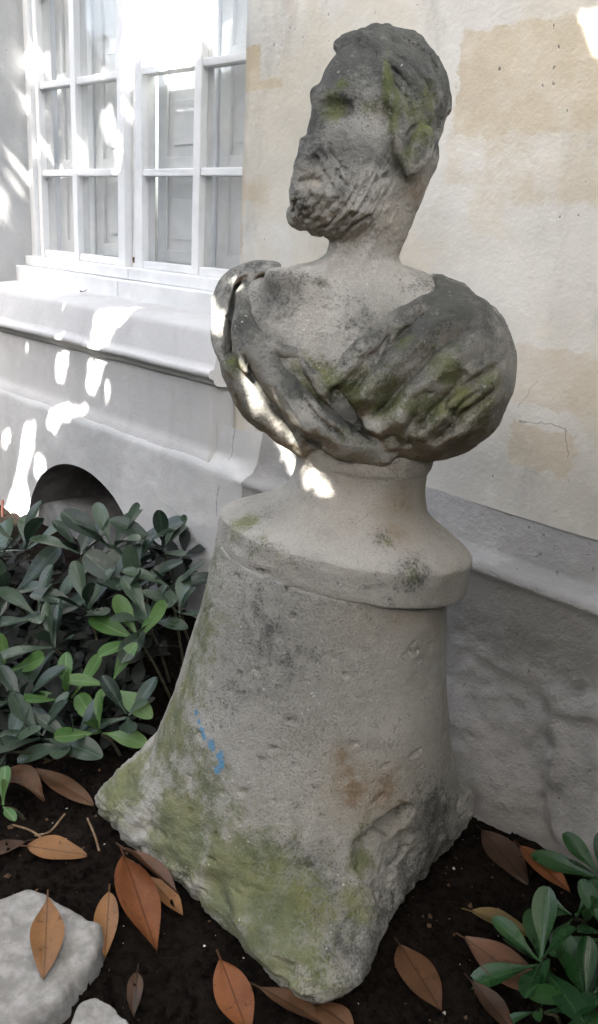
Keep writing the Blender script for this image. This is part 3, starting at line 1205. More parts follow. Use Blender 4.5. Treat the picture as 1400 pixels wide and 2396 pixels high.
SV = np.concatenate(SV)
SF = grid_faces(nr, nt, True)[:, ::-1]
SN = vert_normals(SV, SF)
if ((SV - SV.mean(0)) * SN).sum(1).mean() < 0:
    SF = SF[:, ::-1]; SN = -SN
SV = SV + SN * (.003 * fbm(SV * 16, 4, 101) + .0012 * fbm(SV * 90, 3, 102))[:, None]
# chips out of the lower rim
rim_m = smooth(.21, .222, np.hypot(SV[:, 0], SV[:, 1]))
SV = SV - SN * (np.maximum(0, fbm(SV * 24, 3, 103) - .28) * .03 * rim_m)[:, None]

# ------------------------------------------------------------------ pedestal (round above, square below)
nzp, ntp = 210, 320
PC = np.array([-.042, .0])                 # its axis, local
pz = np.concatenate([np.linspace(0, .14, 90, endpoint=False), np.linspace(.14, .59, 120)])


def pinterp(z, pts):
    P = np.array(pts)
    return np.interp(z, P[:, 0], P[:, 1])


ps = [(0, .262), (.02, .280), (.035, .293), (.055, .296), (.08, .290), (.105, .281), (.13, .275), (.17, .268), (.25, .255), (.35, .240), (.45, .224), (.55, .211), (.62, .204)]
pn = [(0, 13.0), (.04, 11.0), (.07, 6.0), (.10, 3.4), (.15, 2.5), (.22, 2.2), (.32, 2.05), (.40, 2.0), (.7, 2.0)]
ksm = np.exp(-.5 * (np.arange(-12, 13) / 5.0) ** 2); ksm /= ksm.sum()
zz_ = np.linspace(-.1, .75, 400)
s_s = np.convolve(np.pad(pinterp(zz_, ps), 12, 'edge'), ksm, 'valid')
n_s = np.convolve(np.pad(pinterp(zz_, pn), 12, 'edge'), ksm, 'valid')
tq = np.linspace(0, 2 * math.pi, ntp, endpoint=False)
# axes of the square run along the wall, so work in world x/y about the axis
PCw = to_world(np.array([PC[0], PC[1], 0]))
PV = []
for z in pz:
    s, n = np.interp(z, zz_, s_s), np.interp(z, zz_, n_s)
    c, sn = np.cos(tq), np.sin(tq)
    r = s / (np.abs(c) ** n + np.abs(sn) ** n) ** (1 / n)
    PV.append(np.stack([r * c, r * sn, np.full(ntp, z)], -1))
PV = np.concatenate(PV)
# level of the tilted top
k = (PV[:, 2] / .59) ** 2
ul = (PV[:, :2] @ EU[:2])
PV[:, 2] = PV[:, 2] * (1 - k) + (PV[:, 2] - .021 - ul * .115 * 1) * k
lowk = smooth(.17, .04, PV[:, 2])
PV[:, 0] += lowk * (.002 - .14 * np.maximum(0, PV[:, 1]) * smooth(0, .2, PV[:, 0]))
PV[:, 1] += lowk * (-.014)
fc_ = lowk * smooth(.02, .24, PV[:, 0]) * smooth(-.02, -.24, PV[:, 1])
PV[:, 0] += .062 * fc_
PV[:, 1] -= .002 * fc_
PV[:, :2] += np.outer(-.020 + PV[:, 2] * .060, EU[:2])
PV = PV + [PCw[0], PCw[1], 0]
top_ring = PV[-ntp:]
cen = top_ring.mean(0)
extra = [cen + (top_ring - cen) * f for f in (.985, .9, .5, .02)]
extra[0][:, 2] += .003
PV = np.concatenate([PV] + extra)
PF = grid_faces(nzp + 4, ntp, True)
PN = vert_normals(PV, PF)
if ((PV - PV.mean(0)) * PN).sum(1).mean() < 0:
    PF = PF[:, ::-1]; PN = -PN
low = smooth(.16, .05, PV[:, 2])
up_k = 1 - smooth(.24, .10, PV[:, 2])
pd = .007 * fbm(PV * 5, 3, 111) + (.0045 - .003 * up_k) * fbm(PV * 24, 4, 112) + (.0030 - .0022 * up_k) * fbm(PV * 85, 3, 113)
pd = pd + low * (.009 * fbm(PV * 11, 4, 114) + .008 * fbm(PV * 42, 3, 115)) - low * np.maximum(0, fbm(PV * 21, 3, 119) - .2) * .035
pd = pd - np.maximum(0, fbm(PV * 60, 2, 116) - .52) * .03
PV = PV + PN * pd[:, None]
pbvh = BVHTree.FromPolygons([tuple(v) for v in PV], [tuple(f) for f in PF])


def bhit(bvh, px, py):
    d = Vector(ray(px, py)).normalized()
    h = bvh.ray_cast(Vector(EYE), d)
    return np.array(h[0]) if h[0] else None


# broken pocket near the front corner, below a proud lip
hc = bhit(pbvh, 925, 1915)
dv = PV - hc
rr_ = np.sqrt((dv[:, 0] / .05) ** 2 + (dv[:, 1] / .05) ** 2 + ((dv[:, 2] + .004) / .022) ** 2)
PV = PV - PN * (.048 * smooth(1.04, .92, rr_ + .30 * fbm(PV * 34, 3, 117)))[:, None]
hc2 = bhit(pbvh, 915, 1918)
rr3 = np.sqrt(((PV[:, :2] - hc2[:2]) ** 2).sum(1) / .030 ** 2 + ((PV[:, 2] - hc2[2]) / .011) ** 2)
PV = PV - PN * (.045 * smooth(1.05, .75, rr3 + .25 * fbm(PV * 45, 2, 181)))[:, None]
rr2 = np.linalg.norm((PV - bhit(pbvh, 900, 2000)) / [.06, .06, .05], axis=1)
PV = PV - PN * (.009 * smooth(1.02, .92, rr2 + .3 * fbm(PV * 30, 3, 118)))[:, None]

# ------------------------------------------------------------------ stains and painted shade (3-D patches on the stone)
def stain(V, bvh, blobs):
    out = np.zeros(len(V))
    for (px, py, rx, amp) in blobs:
        c = bhit(bvh, px, py)
        if c is None: continue
        if np.isscalar(rx):
            q = ((V - c) / rx)
        else:
            d = V - c
            q = np.stack([(d @ EU) / rx[0], (d @ EWv) / max(rx[0], .05), d[:, 2] / rx[1]], -1)
        out = np.maximum(out, amp * np.exp(-(q ** 2).sum(1)))
    return out


FW, DW, SW = to_world(FVd), to_world(DVd), to_world(SV)
FF, DF, SF = FF[:, ::-1], DF[:, ::-1], SF[:, ::-1]          # the statue frame is left-handed
fb = BVHTree.FromPolygons([tuple(v) for v in FW], [tuple(f) for f in FF])
db = BVHTree.FromPolygons([tuple(v) for v in DW], [tuple(f) for f in DF])
sbv = BVHTree.FromPolygons([tuple(v) for v in SW], [tuple(f) for f in SF])

up_f = vert_normals(FW, FF)[:, 2]
dark_f = .30 * smooth(-.1, .8, up_f) + .62 * smooth(1.10, 1.24, FW[:, 2]) * smooth(-.6, .25, up_f)
dark_f = np.maximum(dark_f, stain(FW, fb, [(900, 180, .10, .75), (980, 170, .07, .9), (830, 170, .07, .62), (1020, 250, .05, .7), (760, 360, .03, .75), (800, 440, .02, .7), (860, 690, .05, .55), (650, 700, .07, .62), (880, 760, .07, .62), (680, 830, .05, .5), (800, 880, .05, .45), (700, 480, .03, .5)]))
dark_f = dark_f * (1 - stain(FW, fb, [(850, 330, .05, .8), (890, 440, .035, .85), (800, 300, .03, .6), (840, 470, .025, .6), (740, 810, .055, 1.0), (820, 600, .06, 1.0), (880, 560, .05, .9), (850, 650, .05, .5), (730, 425, .015, 1.0)]))
moss_f = stain(FW, fb, [(785, 252, (.020, .022), .9), (862, 250, (.02, .012), .6), (908, 190, (.010, .045), .9), (925, 270, (.012, .05), .85), (990, 300, .03, .7), (960, 260, .025, .7), (1040, 300, .03, .75), (800, 195, .015, .75),
                        (955, 370, .03, .6), (740, 905, .05, .85), (710, 870, .03, .7), (1000, 240, .03, .6)])
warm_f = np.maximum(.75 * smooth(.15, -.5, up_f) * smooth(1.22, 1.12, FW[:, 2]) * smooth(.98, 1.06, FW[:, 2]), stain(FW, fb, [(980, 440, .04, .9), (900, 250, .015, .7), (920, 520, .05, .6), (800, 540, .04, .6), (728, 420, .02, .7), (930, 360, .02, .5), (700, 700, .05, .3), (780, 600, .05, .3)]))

up_d = vert_normals(DW, DF)[:, 2]
dark_d = .42 * smooth(-.3, .7, up_d) + stain(DW, db, [(1080, 720, .09, .45), (980, 790, .07, .4), (1130, 780, .06, .35), (575, 760, .05, .45), (660, 850, .05, .3), (800, 1000, .04, .35), (690, 900, .03, .5), (840, 990, .03, .6), (930, 870, .04, .4)])
dark_d = dark_d * (1 - stain(DW, db, [(885, 985, .025, 1), (915, 1035, .015, 1), (720, 960, .02, .6), (505, 760, .03, .7)]))
moss_d = stain(DW, db, [(830, 920, .03, .9), (1080, 940, .035, 1.0), (1050, 880, .04, .75), (950, 800, .03, .5), (790, 900, .03, .8), (545, 850, .02, 1.0), (1140, 900, .04, .6), (840, 1040, .03, .55), (900, 930, .04, .8), (1000, 960, .05, .8), (1130, 960, .05, .6), (870, 900, .04, .7), (960, 1020, .05, .5)])
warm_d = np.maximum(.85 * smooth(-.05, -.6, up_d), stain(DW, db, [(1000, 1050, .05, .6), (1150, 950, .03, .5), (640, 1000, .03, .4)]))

up_s = vert_normals(SW, SF)[:, 2]
dark_s = -.08 + stain(SW, sbv, [(640, 1200, .04, .4), (980, 1350, .03, .55), (900, 1260, .02, .35), (700, 1330, .03, .25), (990, 1330, .02, .4)]) + .10
moss_s = stain(SW, sbv, [(560, 1230, .035, .8), (590, 1280, .03, .6), (910, 1270, (.02, .008), .7), (960, 1350, .025, .5), (650, 1320, .03, .4)])
warm_s = np.maximum(.5 * smooth(.70, .78, SW[:, 2]), stain(SW, sbv, [(940, 1180, .06, .8), (930, 1240, .04, .8), (990, 1150, .05, .6), (800, 1200, .06, .35), (830, 1110, .06, .5), (1060, 1350, .03, .3)]))

loc_p = to_loc(PV)
moss_p = 1.18 * stain(PV, pbvh, [(300, 1830, .08, .95), (420, 1950, .10, .95), (560, 2060, .11, .9), (400, 1700, .10, .75), (650, 2150, .10, .8), (480, 1450, .10, .55), (450, 1580, .09, .6), (850, 2020, .03, .9), (840, 2100, .04, .6),
                          (500, 1300, .08, .5), (700, 2250, .08, .6), (430, 1620, .02, .8), (470, 1850, .09, .6), (840, 1960, .03, .5)])
dark_p = .05 + stain(PV, pbvh, [(660, 1500, .10, .30), (720, 2080, .06, .55), (620, 2040, .04, .45), (800, 2180, .06, .35), (1020, 2000, .12, .62), (1000, 1900, .08, .55), (860, 2230, .08, .5), (960, 2060, .08, .55), (560, 1620, .09, .22), (900, 2120, .06, .5), (1040, 1800, .06, .3)])  # lower-right patches put the shade there into the colour
warm_p = stain(PV, pbvh, [(830, 1850, .05, .95), (800, 1770, .026, .85), (900, 1850, .05, .9), (810, 1810, .03, .95), (960, 1440, (.07, .03), .6), (1020, 1460, .04, .5), (930, 1905, .035, 1.1), (860, 1900, .03, .7), (870, 1440, .06, .35), (960, 1800, .03, .4)])
paint_p = np.zeros(len(PV))
for (px, py, r) in [(460, 1668, .008), (466, 1688, .008), (472, 1708, .009), (478, 1724, .010), (474, 1716, .008), (494, 1740, .010), (496, 1752, .009), (513, 1772, .010), (518, 1788, .012), (508, 1802, .009), (517, 1765, .008)]:
    c = bhit(pbvh, px, py)
    paint_p = np.maximum(paint_p, .95 * np.exp(-(((PV - c) / r) ** 2).sum(1)))

# ------------------------------------------------------------------ link the statue
pedestal = empty('stone_pedestal', (PCw[0], PCw[1], 0), 'mossy limestone pedestal, round above and square below, with blue paint flecks', 'pedestal')
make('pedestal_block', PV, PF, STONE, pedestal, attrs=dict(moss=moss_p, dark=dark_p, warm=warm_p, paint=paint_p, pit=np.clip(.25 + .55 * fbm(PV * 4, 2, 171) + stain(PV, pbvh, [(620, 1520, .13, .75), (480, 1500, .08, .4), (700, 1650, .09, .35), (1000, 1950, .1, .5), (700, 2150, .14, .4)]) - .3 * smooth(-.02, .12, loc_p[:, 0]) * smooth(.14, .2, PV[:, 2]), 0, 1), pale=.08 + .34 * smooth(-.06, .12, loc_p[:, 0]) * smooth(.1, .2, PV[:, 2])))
bust = empty('stone_bust', to_world(np.array([0, 0, .575])), 'weathered stone bust of a bearded man in draped cloth on a round foot', 'statue')
make('figure', FW, FF, STONE, bust, attrs=dict(moss=moss_f, dark=dark_f, warm=warm_f, paint=np.zeros(len(FW)), pit=.35 + .5 * smooth(.2, .7, dark_f), pale=.45 + .5 * smooth(1.0, 1.06, FW[:, 2]) - .55 * smooth(1.08, 1.2, FW[:, 2]) + stain(FW, fb, [(740, 810, .06, .5)])))
dr = make('drapery', DW, DF, STONE, bust, attrs=dict(moss=moss_d, dark=dark_d, warm=warm_d, paint=np.zeros(len(DW)), pit=.45 + .45 * smooth(.2, .7, dark_d), pale=np.full(len(DW), .12)))
make('round_foot', SW, SF, STONE, bust, attrs=dict(moss=moss_s, dark=dark_s, warm=warm_s, paint=np.zeros(len(SW)), pit=np.full(len(SW), .3), pale=.45 + .5 * smooth(.62, .72, SW[:, 2])))
# ------------------------------------------------------------------ leaves
def leaf_geo(L, W, shape, bend, cup, twist, rows=11, cols=5, wave=0.0, seed=0, stalk=0.0):
    """x across, y along, z up; returns verts and quads"""
    rg = np.random.default_rng(seed)
    ph = rg.uniform(0, 6)
    ex_, as_, cu_ = rg.uniform(.74, 1.12), rg.uniform(-.14, .14), rg.uniform(-5, 9)
    sk_ = 0.0
    V = []
    for i in range(rows):
        t = i / (rows - 1)
        if shape == 'spoon':
            t = math.sin(math.pi / 2 * t)
            w = .15 + .85 * smooth(.08, .68, t) if t < .7 else math.sqrt(max(0, 1 - ((t - .7) / .305) ** 2))
        else:
            w = math.sin(math.pi * min(1, t ** ex_)) ** .92 * (1 - .15 * t) * (1 + .035 * math.sin(11 * t + ph))
        w = max(w, .035) if i < rows - 1 else (.22 if shape == 'spoon' else .02)
        for j in range(cols):
            s = (j / (cols - 1)) * 2 - 1
            x = s * w * W / 2
            if shape != 'spoon': x = x * (1 + as_ * (1 if s > 0 else -1)) + sk_ * L * math.sin(math.pi * t)
            z = cup * abs(x) + (cu_ * x * x * t if shape != 'spoon' else 0) + bend * L * t * t + wave * W * math.sin(6 * t + ph + s * 2) * abs(s)
            a = twist * t
            V.append((x * math.cos(a) - z * 0 * math.sin(a), t * L, z + x * math.sin(a)))
    V = np.array(V)
    F = grid_faces(rows, cols)
    if stalk:
        n = len(V)
        r = .0016
        q = []
        for i, y in enumerate((-stalk, -stalk * .5, 0.004)):
            for k in range(4):
                q.append((r * math.cos(k * math.pi / 2), y, r * math.sin(k * math.pi / 2) - .15 * stalk * (1 - i / 2)))
        V = np.concatenate([V, q])
        F = np.concatenate([F, grid_faces(3, 4, True) + n])
    return V, F


def leaf_mesh(name, material, **k):
    V, F = leaf_geo(**k)
    me = bpy.data.meshes.new(name)
    me.from_pydata([tuple(v) for v in V], [], [tuple(int(i) for i in f) for f in F])
    me.polygons.foreach_set('use_smooth', [True] * len(me.polygons))
    me.materials.append(material)
    return me


def basis(y, z):
    y = Vector(y).normalized()
    z = Vector(z)
    x = y.cross(z).normalized()
    z = x.cross(y)
    return Matrix((x, y, z)).transposed().to_4x4()


# ------------------------------------------------------------------ shade tree over the garden (behind and above the camera)
bpy.context.view_layer.update()
dg = bpy.context.evaluated_depsgraph_get()


def see(px, py):
    ok, loc, nn, idx, ob, mm = scene.ray_cast(dg, Vector(EYE), Vector(ray(px, py)).normalized())
    return np.array(loc) if ok else None


E1 = nrm(np.cross([0, 0, 1], SUN))
E2 = np.cross(SUN, E1)
gaps_px = [
    [(66, 128), (82, 70), (96, 130), (88, 195), (76, 190)], [(52, 122), (66, 124), (78, 192), (60, 165)], [(98, 120), (122, 115), (100, 178)],
    [(285, -30), (345, -30), (335, 80), (342, 150), (312, 205), (288, 160), (296, 80)], [(362, -30), (472, -30), (466, 140), (372, 166), (350, 90)], [(478, -30), (516, -30), (500, 60), (484, 120)],
    [(222, 190), (238, 152), (262, 176), (258, 192)], [(232, 262), (262, 245), (272, 290), (262, 330), (244, 330)], [(268, 330), (286, 310), (282, 398), (262, 398)], [(286, 225), (326, 228), (306, 282), (284, 280)],
    [(178, 322), (196, 322), (199, 360), (184, 420), (176, 350)], [(280, 120), (300, 110), (300, 210), (284, 225)],
    [(18, 350), (88, 412), (62, 424), (34, 396)], [(26, 416), (44, 418), (50, 440), (34, 444)], [(-20, 430), (14, 432), (26, 480), (18, 520), (-20, 530)], [(46, 216), (64, 224), (84, 282), (60, 258)],
    [(88, 336), (102, 330), (100, 372), (88, 376)], [(108, 350), (120, 346), (112, 376)], [(106, 258), (118, 262), (108, 278)],
    [(224, 732), (335, 718), (300, 742), (262, 780), (240, 822), (204, 812)], [(128, 714), (158, 708), (150, 718)], [(128, 790), (150, 776), (148, 796)],
    [(132, 832), (152, 826), (162, 855), (146, 904), (130, 875)], [(210, 845), (244, 852), (232, 900), (212, 930), (198, 905)], [(246, 892), (262, 888), (258, 925), (246, 944)],
    [(110, 982), (134, 948), (206, 952), (196, 970), (146, 984), (130, 1010), (112, 1006)],
    [(58, 995), (70, 985), (84, 990), (80, 1045), (62, 1120), (72, 1180), (84, 1160), (80, 1200), (30, 1235), (14, 1230), (16, 1185), (42, 1095)], [(4, 1020), (18, 1003), (28, 1020), (12, 1056)], [(84, 1075), (104, 1070), (110, 1090), (92, 1128), (80, 1110)],
    [(60, 805), (70, 812), (60, 828)], [(-30, 1180), (14, 1190), (12, 1235), (-30, 1240)],
    [(550, 862), (576, 866), (604, 915), (636, 965), (700, 1036), (748, 1084), (700, 1072), (634, 1015), (586, 945)],
    [(494, 722), (508, 712), (522, 750), (516, 792), (502, 782)], [(544, 690), (555, 658), (570, 650), (560, 690)],
    [(1338, 20), (1420, 30), (1430, 150), (1392, 110), (1362, 70)],
    [(694, 1094), (722, 1090), (790, 1150), (768, 1170), (718, 1136)],
]
gaps = []
for poly in gaps_px:
    q = [see(*p) for p in poly]
    q = [(p @ E1, p @ E2) for p in q if p is not None]
    if len(q) > 2: gaps.append(np.array(q))


def in_poly(P, poly):
    x, y = P[:, 0], P[:, 1]
    r = np.zeros(len(P), bool)
    n = len(poly)
    for i in range(n):
        x0, y0 = poly[i]
        x1, y1 = poly[(i + 1) % n]
        if y0 == y1: continue
        c = ((y0 > y) != (y1 > y)) & (x < (x1 - x0) * (y - y0) / (y1 - y0) + x0)
        r ^= c
    return r


# garden volume that has to lie in the tree's shade
cv = np.array([(x, y, z) for x in (-3.5, .5) for y in (-.1, 1.7) for z in (0, 2.0)])
s0, s1 = (cv @ E1).min() - .1, (cv @ E1).max() + .1
t0, t1 = (cv @ E2).min() - .1, (cv @ E2).max() + .1
lt = np.array([(0, 0), (.18, .30), (.25, .5), (.18, .75), (0, 1), (-.18, .75), (-.25, .5), (-.18, .30)])   # outline across / along
tree_V, tree_F = [], []
CELL = .012
ns, nt_ = int((s1 - s0) / CELL) + 1, int((t1 - t0) / CELL) + 1
cover = np.zeros((ns, nt_), np.int16)
cs, ct = np.meshgrid(s0 + CELL * np.arange(ns), t0 + CELL * np.arange(nt_), indexing='ij')
cpts = np.stack([cs.ravel(), ct.ravel()], -1)
gap_cells = np.zeros(len(cpts), bool)
for g_ in gaps: gap_cells |= in_poly(cpts, g_)
gap_cells = gap_cells.reshape(ns, nt_)
trg = np.random.default_rng(99)


gd_ = gap_cells.copy()
for _ in range(16):
    gd_[1:] |= gd_[:-1].copy(); gd_[:-1] |= gd_[1:].copy(); gd_[:, 1:] |= gd_[:, :-1].copy(); gd_[:, :-1] |= gd_[:, 1:].copy()


def is_near(c2):
    i, j = int((c2[0] - s0) / CELL), int((c2[1] - t0) / CELL)
    return gd_[min(max(i, 0), ns - 1), min(max(j, 0), nt_ - 1)]


def try_leaf(c2, h, L, W):
    er_ = .008
    if not is_near(c2):
        h, L, W, er_ = h + 4.6, L * 2.0, W * 2.2, .03
    ax = E1 * math.cos(a_ := trg.uniform(0, 2 * math.pi)) + E2 * math.sin(a_)
    ax = nrm(ax + SUN * trg.normal(0, .35))
    sd = nrm(np.cross(nrm(SUN + .45 * trg.normal(size=3)), ax))
    c3 = E1 * c2[0] + E2 * c2[1] + SUN * h
    P3 = c3 + np.outer(lt[:, 1] - .5, ax) * L + np.outer(lt[:, 0] * 2, sd) * W
    pj = project(P3)
    vis = (pj[:, 2] > .02) & (pj[:, 0] > -120) & (pj[:, 0] < 1520) & (pj[:, 1] > -120) & (pj[:, 1] < 2500)
    if vis.any(): return False
    if (np.linalg.norm(P3 - EYE, axis=1) < .35).any(): return False
    P2 = np.stack([P3 @ E1, P3 @ E2], -1)
    i0, i1 = ((P2.min(0) - [s0, t0]) / CELL).astype(int), ((P2.max(0) - [s0, t0]) / CELL).astype(int) + 2
    i0 = np.maximum(i0, 0)
    sl_ = (slice(i0[0], min(i1[0], ns)), slice(i0[1], min(i1[1], nt_)))
    sub = np.stack([cs[sl_].ravel(), ct[sl_].ravel()], -1)
    if len(sub) == 0: return False
    m = in_poly(sub, P2).reshape(cs[sl_].shape)
    if (m & gap_cells[sl_]).any(): return False
    mid2 = P2.mean(0)
    dl_ = P2 - mid2
    ln_ = np.linalg.norm(dl_, axis=1, keepdims=True)
    cover[sl_] += in_poly(sub, mid2 + dl_ * np.maximum(.15, 1 - er_ / np.maximum(ln_, 1e-6))).reshape(cs[sl_].shape)
    n = len(tree_V) * 8
    bow = SUN * (-.06 * L)
    P3[4] += bow; P3[0] += bow
    tree_V.append(P3)
    tree_F.extend([(n, n + 1, n + 2, n + 6), (n, n + 6, n + 7, n + 7), (n + 2, n + 3, n + 5, n + 6), (n + 3, n + 4, n + 5, n + 5)])
    return True


HLO, HHI = 1.0, 1.9
for _ in range(1900):
    try_leaf((trg.uniform(s0, s1), trg.uniform(t0, t1)), trg.uniform(HLO, HHI), trg.uniform(.13, .2), trg.uniform(.055, .085))
for size, rounds in ((.17, 4), (.11, 4), (.08, 6), (.06, 10)):
    for _ in range(rounds):
        need = np.argwhere((cover == 0) & ~gap_cells)
        if len(need) > 6000: need = need[trg.choice(len(need), 6000, replace=False)]
        for (i, j) in need:
            if cover[i, j] == 0:
                try_leaf((s0 + CELL * i + trg.uniform(-.3, .3) * size * .4, t0 + CELL * j + trg.uniform(-.3, .3) * size * .4), trg.uniform(HLO, HHI), size, size * .55)
print('uncovered', int(((cover == 0) & ~gap_cells).sum()), 'leaves', len(tree_V))
TREEL = mat_leaf('magnolia_leaf_green', (.03, .06, .02), (.06, .10, .03), .4, (.08, .12, .05), 0)
tree = empty('shade_tree', (1.6, -2.4, 0), 'broad-leaved evergreen tree standing behind the viewer and shading the wall', 'tree')
tv = np.concatenate(tree_V)
crown = make('crown', tv, [tuple(dict.fromkeys(f)) for f in tree_F], TREEL, tree, False)
tag(crown, kind='stuff')
trunk_p = spline([(1.6, -2.4, -.05, .16), (1.55, -2.3, .8, .13), (1.35, -2.2, 1.6, .11), (.6, -2.0, 2.2, .07), (-.6, -1.4, 2.6, .04), (-1.6, -.6, 2.9, .02)], 6)
tr_v = []
for i, (x, y, z, r) in enumerate(trunk_p):
    d = nrm(trunk_p[min(i + 1, len(trunk_p) - 1), :3] - trunk_p[max(i - 1, 0), :3])
    a_ = nrm(np.cross(d, [.2, 1, .1])); b_ = np.cross(d, a_)
    for k_ in range(12):
        th_ = k_ * math.pi / 6
        tr_v.append(np.array([x, y, z]) + r * (a_ * math.cos(th_) + b_ * math.sin(th_)))
make('trunk', np.array(tr_v), grid_faces(len(trunk_p), 12, True), mat_simple('grey_bark', (.08, .07, .06), (.16, .14, .12), 25), tree)

# ------------------------------------------------------------------ shrubs
SH_A = mat_leaf('shrub_leaf_dull_green', (.016, .030, .020), (.052, .080, .050), .32, (.06, .095, .06), .10, .15, .5, .42)
SH_B = mat_leaf('shrub_leaf_young_green', (.050, .115, .028), (.095, .170, .050), .4, (.13, .21, .08), .15, .0, .4)
SH_C = mat_leaf('shrub_leaf_glossy_green', (.012, .044, .014), (.026, .074, .022), .28, (.035, .085, .03), .10, .0, .4, .32)
STEM = mat_simple('shrub_stem', (.045, .05, .03), (.09, .08, .05), 60)
kinds = {}
for nm, m in (('A', SH_A), ('B', SH_B)):
    kinds[nm] = [leaf_mesh('leaf', m, L=.1, W=w_, shape='spoon', bend=b_, cup=c_, twist=t_, wave=.03, seed=i, stalk=0)
                 for i, (w_, b_, c_, t_) in enumerate([(.034, -.10, .35, .2), (.038, .12, .25, -.25), (.030, -.22, .45, .1), (.041, .02, .2, .3), (.035, -.30, .3, -.1)])]
kinds['C'] = [leaf_mesh('leaf', SH_C, L=.1, W=w_, shape='spoon', bend=b_, cup=c_, twist=t_, wave=.02, seed=i, stalk=0)
              for i, (w_, b_, c_, t_) in enumerate([(.034, -.12, .4, .2), (.037, .10, .3, -.25), (.031, -.25, .45, .1)])]


def tube_mesh(name, pts, material, sides=6):
    V = []
    for i, (x, y, z, r) in enumerate(pts):
        d = nrm(np.array(pts[min(i + 1, len(pts) - 1)][:3]) - np.array(pts[max(i - 1, 0)][:3]))
        a_ = nrm(np.cross(d, [.3, .9, .2])); b_ = np.cross(d, a_)
        for k_ in range(sides):
            th_ = k_ * 2 * math.pi / sides
            V.append(np.array([x, y, z]) + r * (a_ * math.cos(th_) + b_ * math.sin(th_)))
    return np.array(V), grid_faces(len(pts), sides, True)


srg = np.random.default_rng(4)


def rosette_dirs(n, axis, el0, el1, az0):
    axis = nrm(axis)
    a_ = nrm(np.cross(axis, [.1, .9, .3])); b_ = np.cross(axis, a_)
    out = []
    for i in range(n):
        f = (i + .5) / n
        az = az0 + i * 2.39996 + srg.normal(0, .2)
        el = el0 + (el1 - el0) * f + srg.normal(0, .10)
        rad = a_ * math.cos(az) + b_ * math.sin(az)
        d = rad * math.cos(el) + axis * math.sin(el)
        nn = axis * math.cos(el) - rad * math.sin(el)
        out.append((d, nn, f))
    return out


def sprig(parent, c, size, kind, n, axis, root, el=(1.15, .1)):
    pts = spline([(*root, .004), (*((np.array(root) + c) / 2 + [0, 0, .01]), .0035), (*c, .0025)], 4)
    V, F = tube_mesh('stem', [tuple(p) for p in pts], STEM)
    st = make('sprig', V, F, STEM, parent, base=c)
    for (d, nn, f) in rosette_dirs(n, axis, el[0], el[1], srg.uniform(0, 6)):
        me = kinds[kind][srg.integers(len(kinds[kind]))]
        k_ = 1.3 * size / .1 * (.62 + .45 * f) * srg.uniform(.85, 1.12)
        lf = bpy.data.objects.new('leaf', me)
        col.objects.link(lf)
        lf.parent = st
        lf.matrix_local = Matrix.Translation(Vector(d * .004 + nrm(axis) * (.012 * (1 - f)))) @ basis(d, nn) @ Matrix.Scale(k_, 4)
    return st


def mound(px, py, lo=.05, hi=.27, y0=.72, y1=1.2, drop=0.0):
    r = ray(px, py)
    for t in np.arange(.9, 3.4, .004):
        p = EYE + r * t
        if p[2] < lo + (hi - lo) * smooth(y0, y1, p[1]) - drop or p[1] > 1.34: return p
    return p


shrub = empty('left_shrub'.replace('left_', 'leafy_'), (-1.75, 1.05, .0), 'dense low shrub with spoon-shaped green leaves left of the pedestal below the arched vent', 'shrub')
mainr = [(265, 1290, .125, 'A', 10, (-.1, -.25, 1)), (328, 1500, .088, 'B', 7, (.1, -.5, 1)), (262, 1610, .078, 'B', 6, (.25, -.5, 1)), (238, 1718, .082, 'B', 7, (.05, -.5, 1)), (15, 1575, .085, 'B', 7, (.3, -.5, 1)),
         (100, 1730, .080, 'A', 9, (0, -.4, 1)), (60, 1290, .115, 'A', 9, (-.1, -.2, 1)), (385, 1290, .105, 'A', 8, (.2, -.3, 1)), (205, 1430, .095, 'A', 9, (.1, -.4, 1)), (25, 1400, .10, 'A', 9, (0, -.4, 1)),
         (165, 1640, .085, 'B', 7, (-.1, -.4, 1)), (20, 1760, .075, 'A', 8, (.1, -.5, 1)), (130, 1520, .09, 'A', 8, (0, -.5, 1)), (90, 1450, .095, 'A', 8, (-.1, -.4, 1)), (310, 1390, .09, 'A', 8, (.2, -.4, 1)),
         (400, 1380, .085, 'A', 7, (.2, -.3, 1)), (190, 1300, .10, 'A', 8, (0, -.3, 1)), (300, 1680, .07, 'A', 7, (.2, -.4, 1)),
         (60, 1650, .08, 'A', 8, (-.1, -.4, 1)), (350, 1460, .08, 'A', 7, (.3, -.3, 1)), (5, 1490, .085, 'A', 7, (0, -.4, 1)),
         (8, 1890, .055, 'B', 4, (.1, -.3, 1)), (-20, 1330, .11, 'A', 8, (0, -.3, 1)), (-30, 1640, .09, 'A', 7, (.2, -.4, 1)), (330, 1330, .09, 'A', 7, (0, -.3, 1)), (420, 1440, .07, 'A', 6, (.2, -.3, 1)),
         (175, 1740, .07, 'A', 7, (0, -.4, 1))]
for (px, py, sz, kd, n, ax) in mainr:
    n = max(4, n - 2)
    sz = sz * (1.25 if kd == 'A' else 1.15)
    c = mound(px, py) if py < 1850 else on_z(px, py, .05)
    root = c + np.array([srg.uniform(-.03, .03), srg.uniform(.03, .09), 0])
    root[1] = min(root[1], 1.33)
    root[2] = 0
    sprig(shrub, c, sz, kd, n, ax, root)
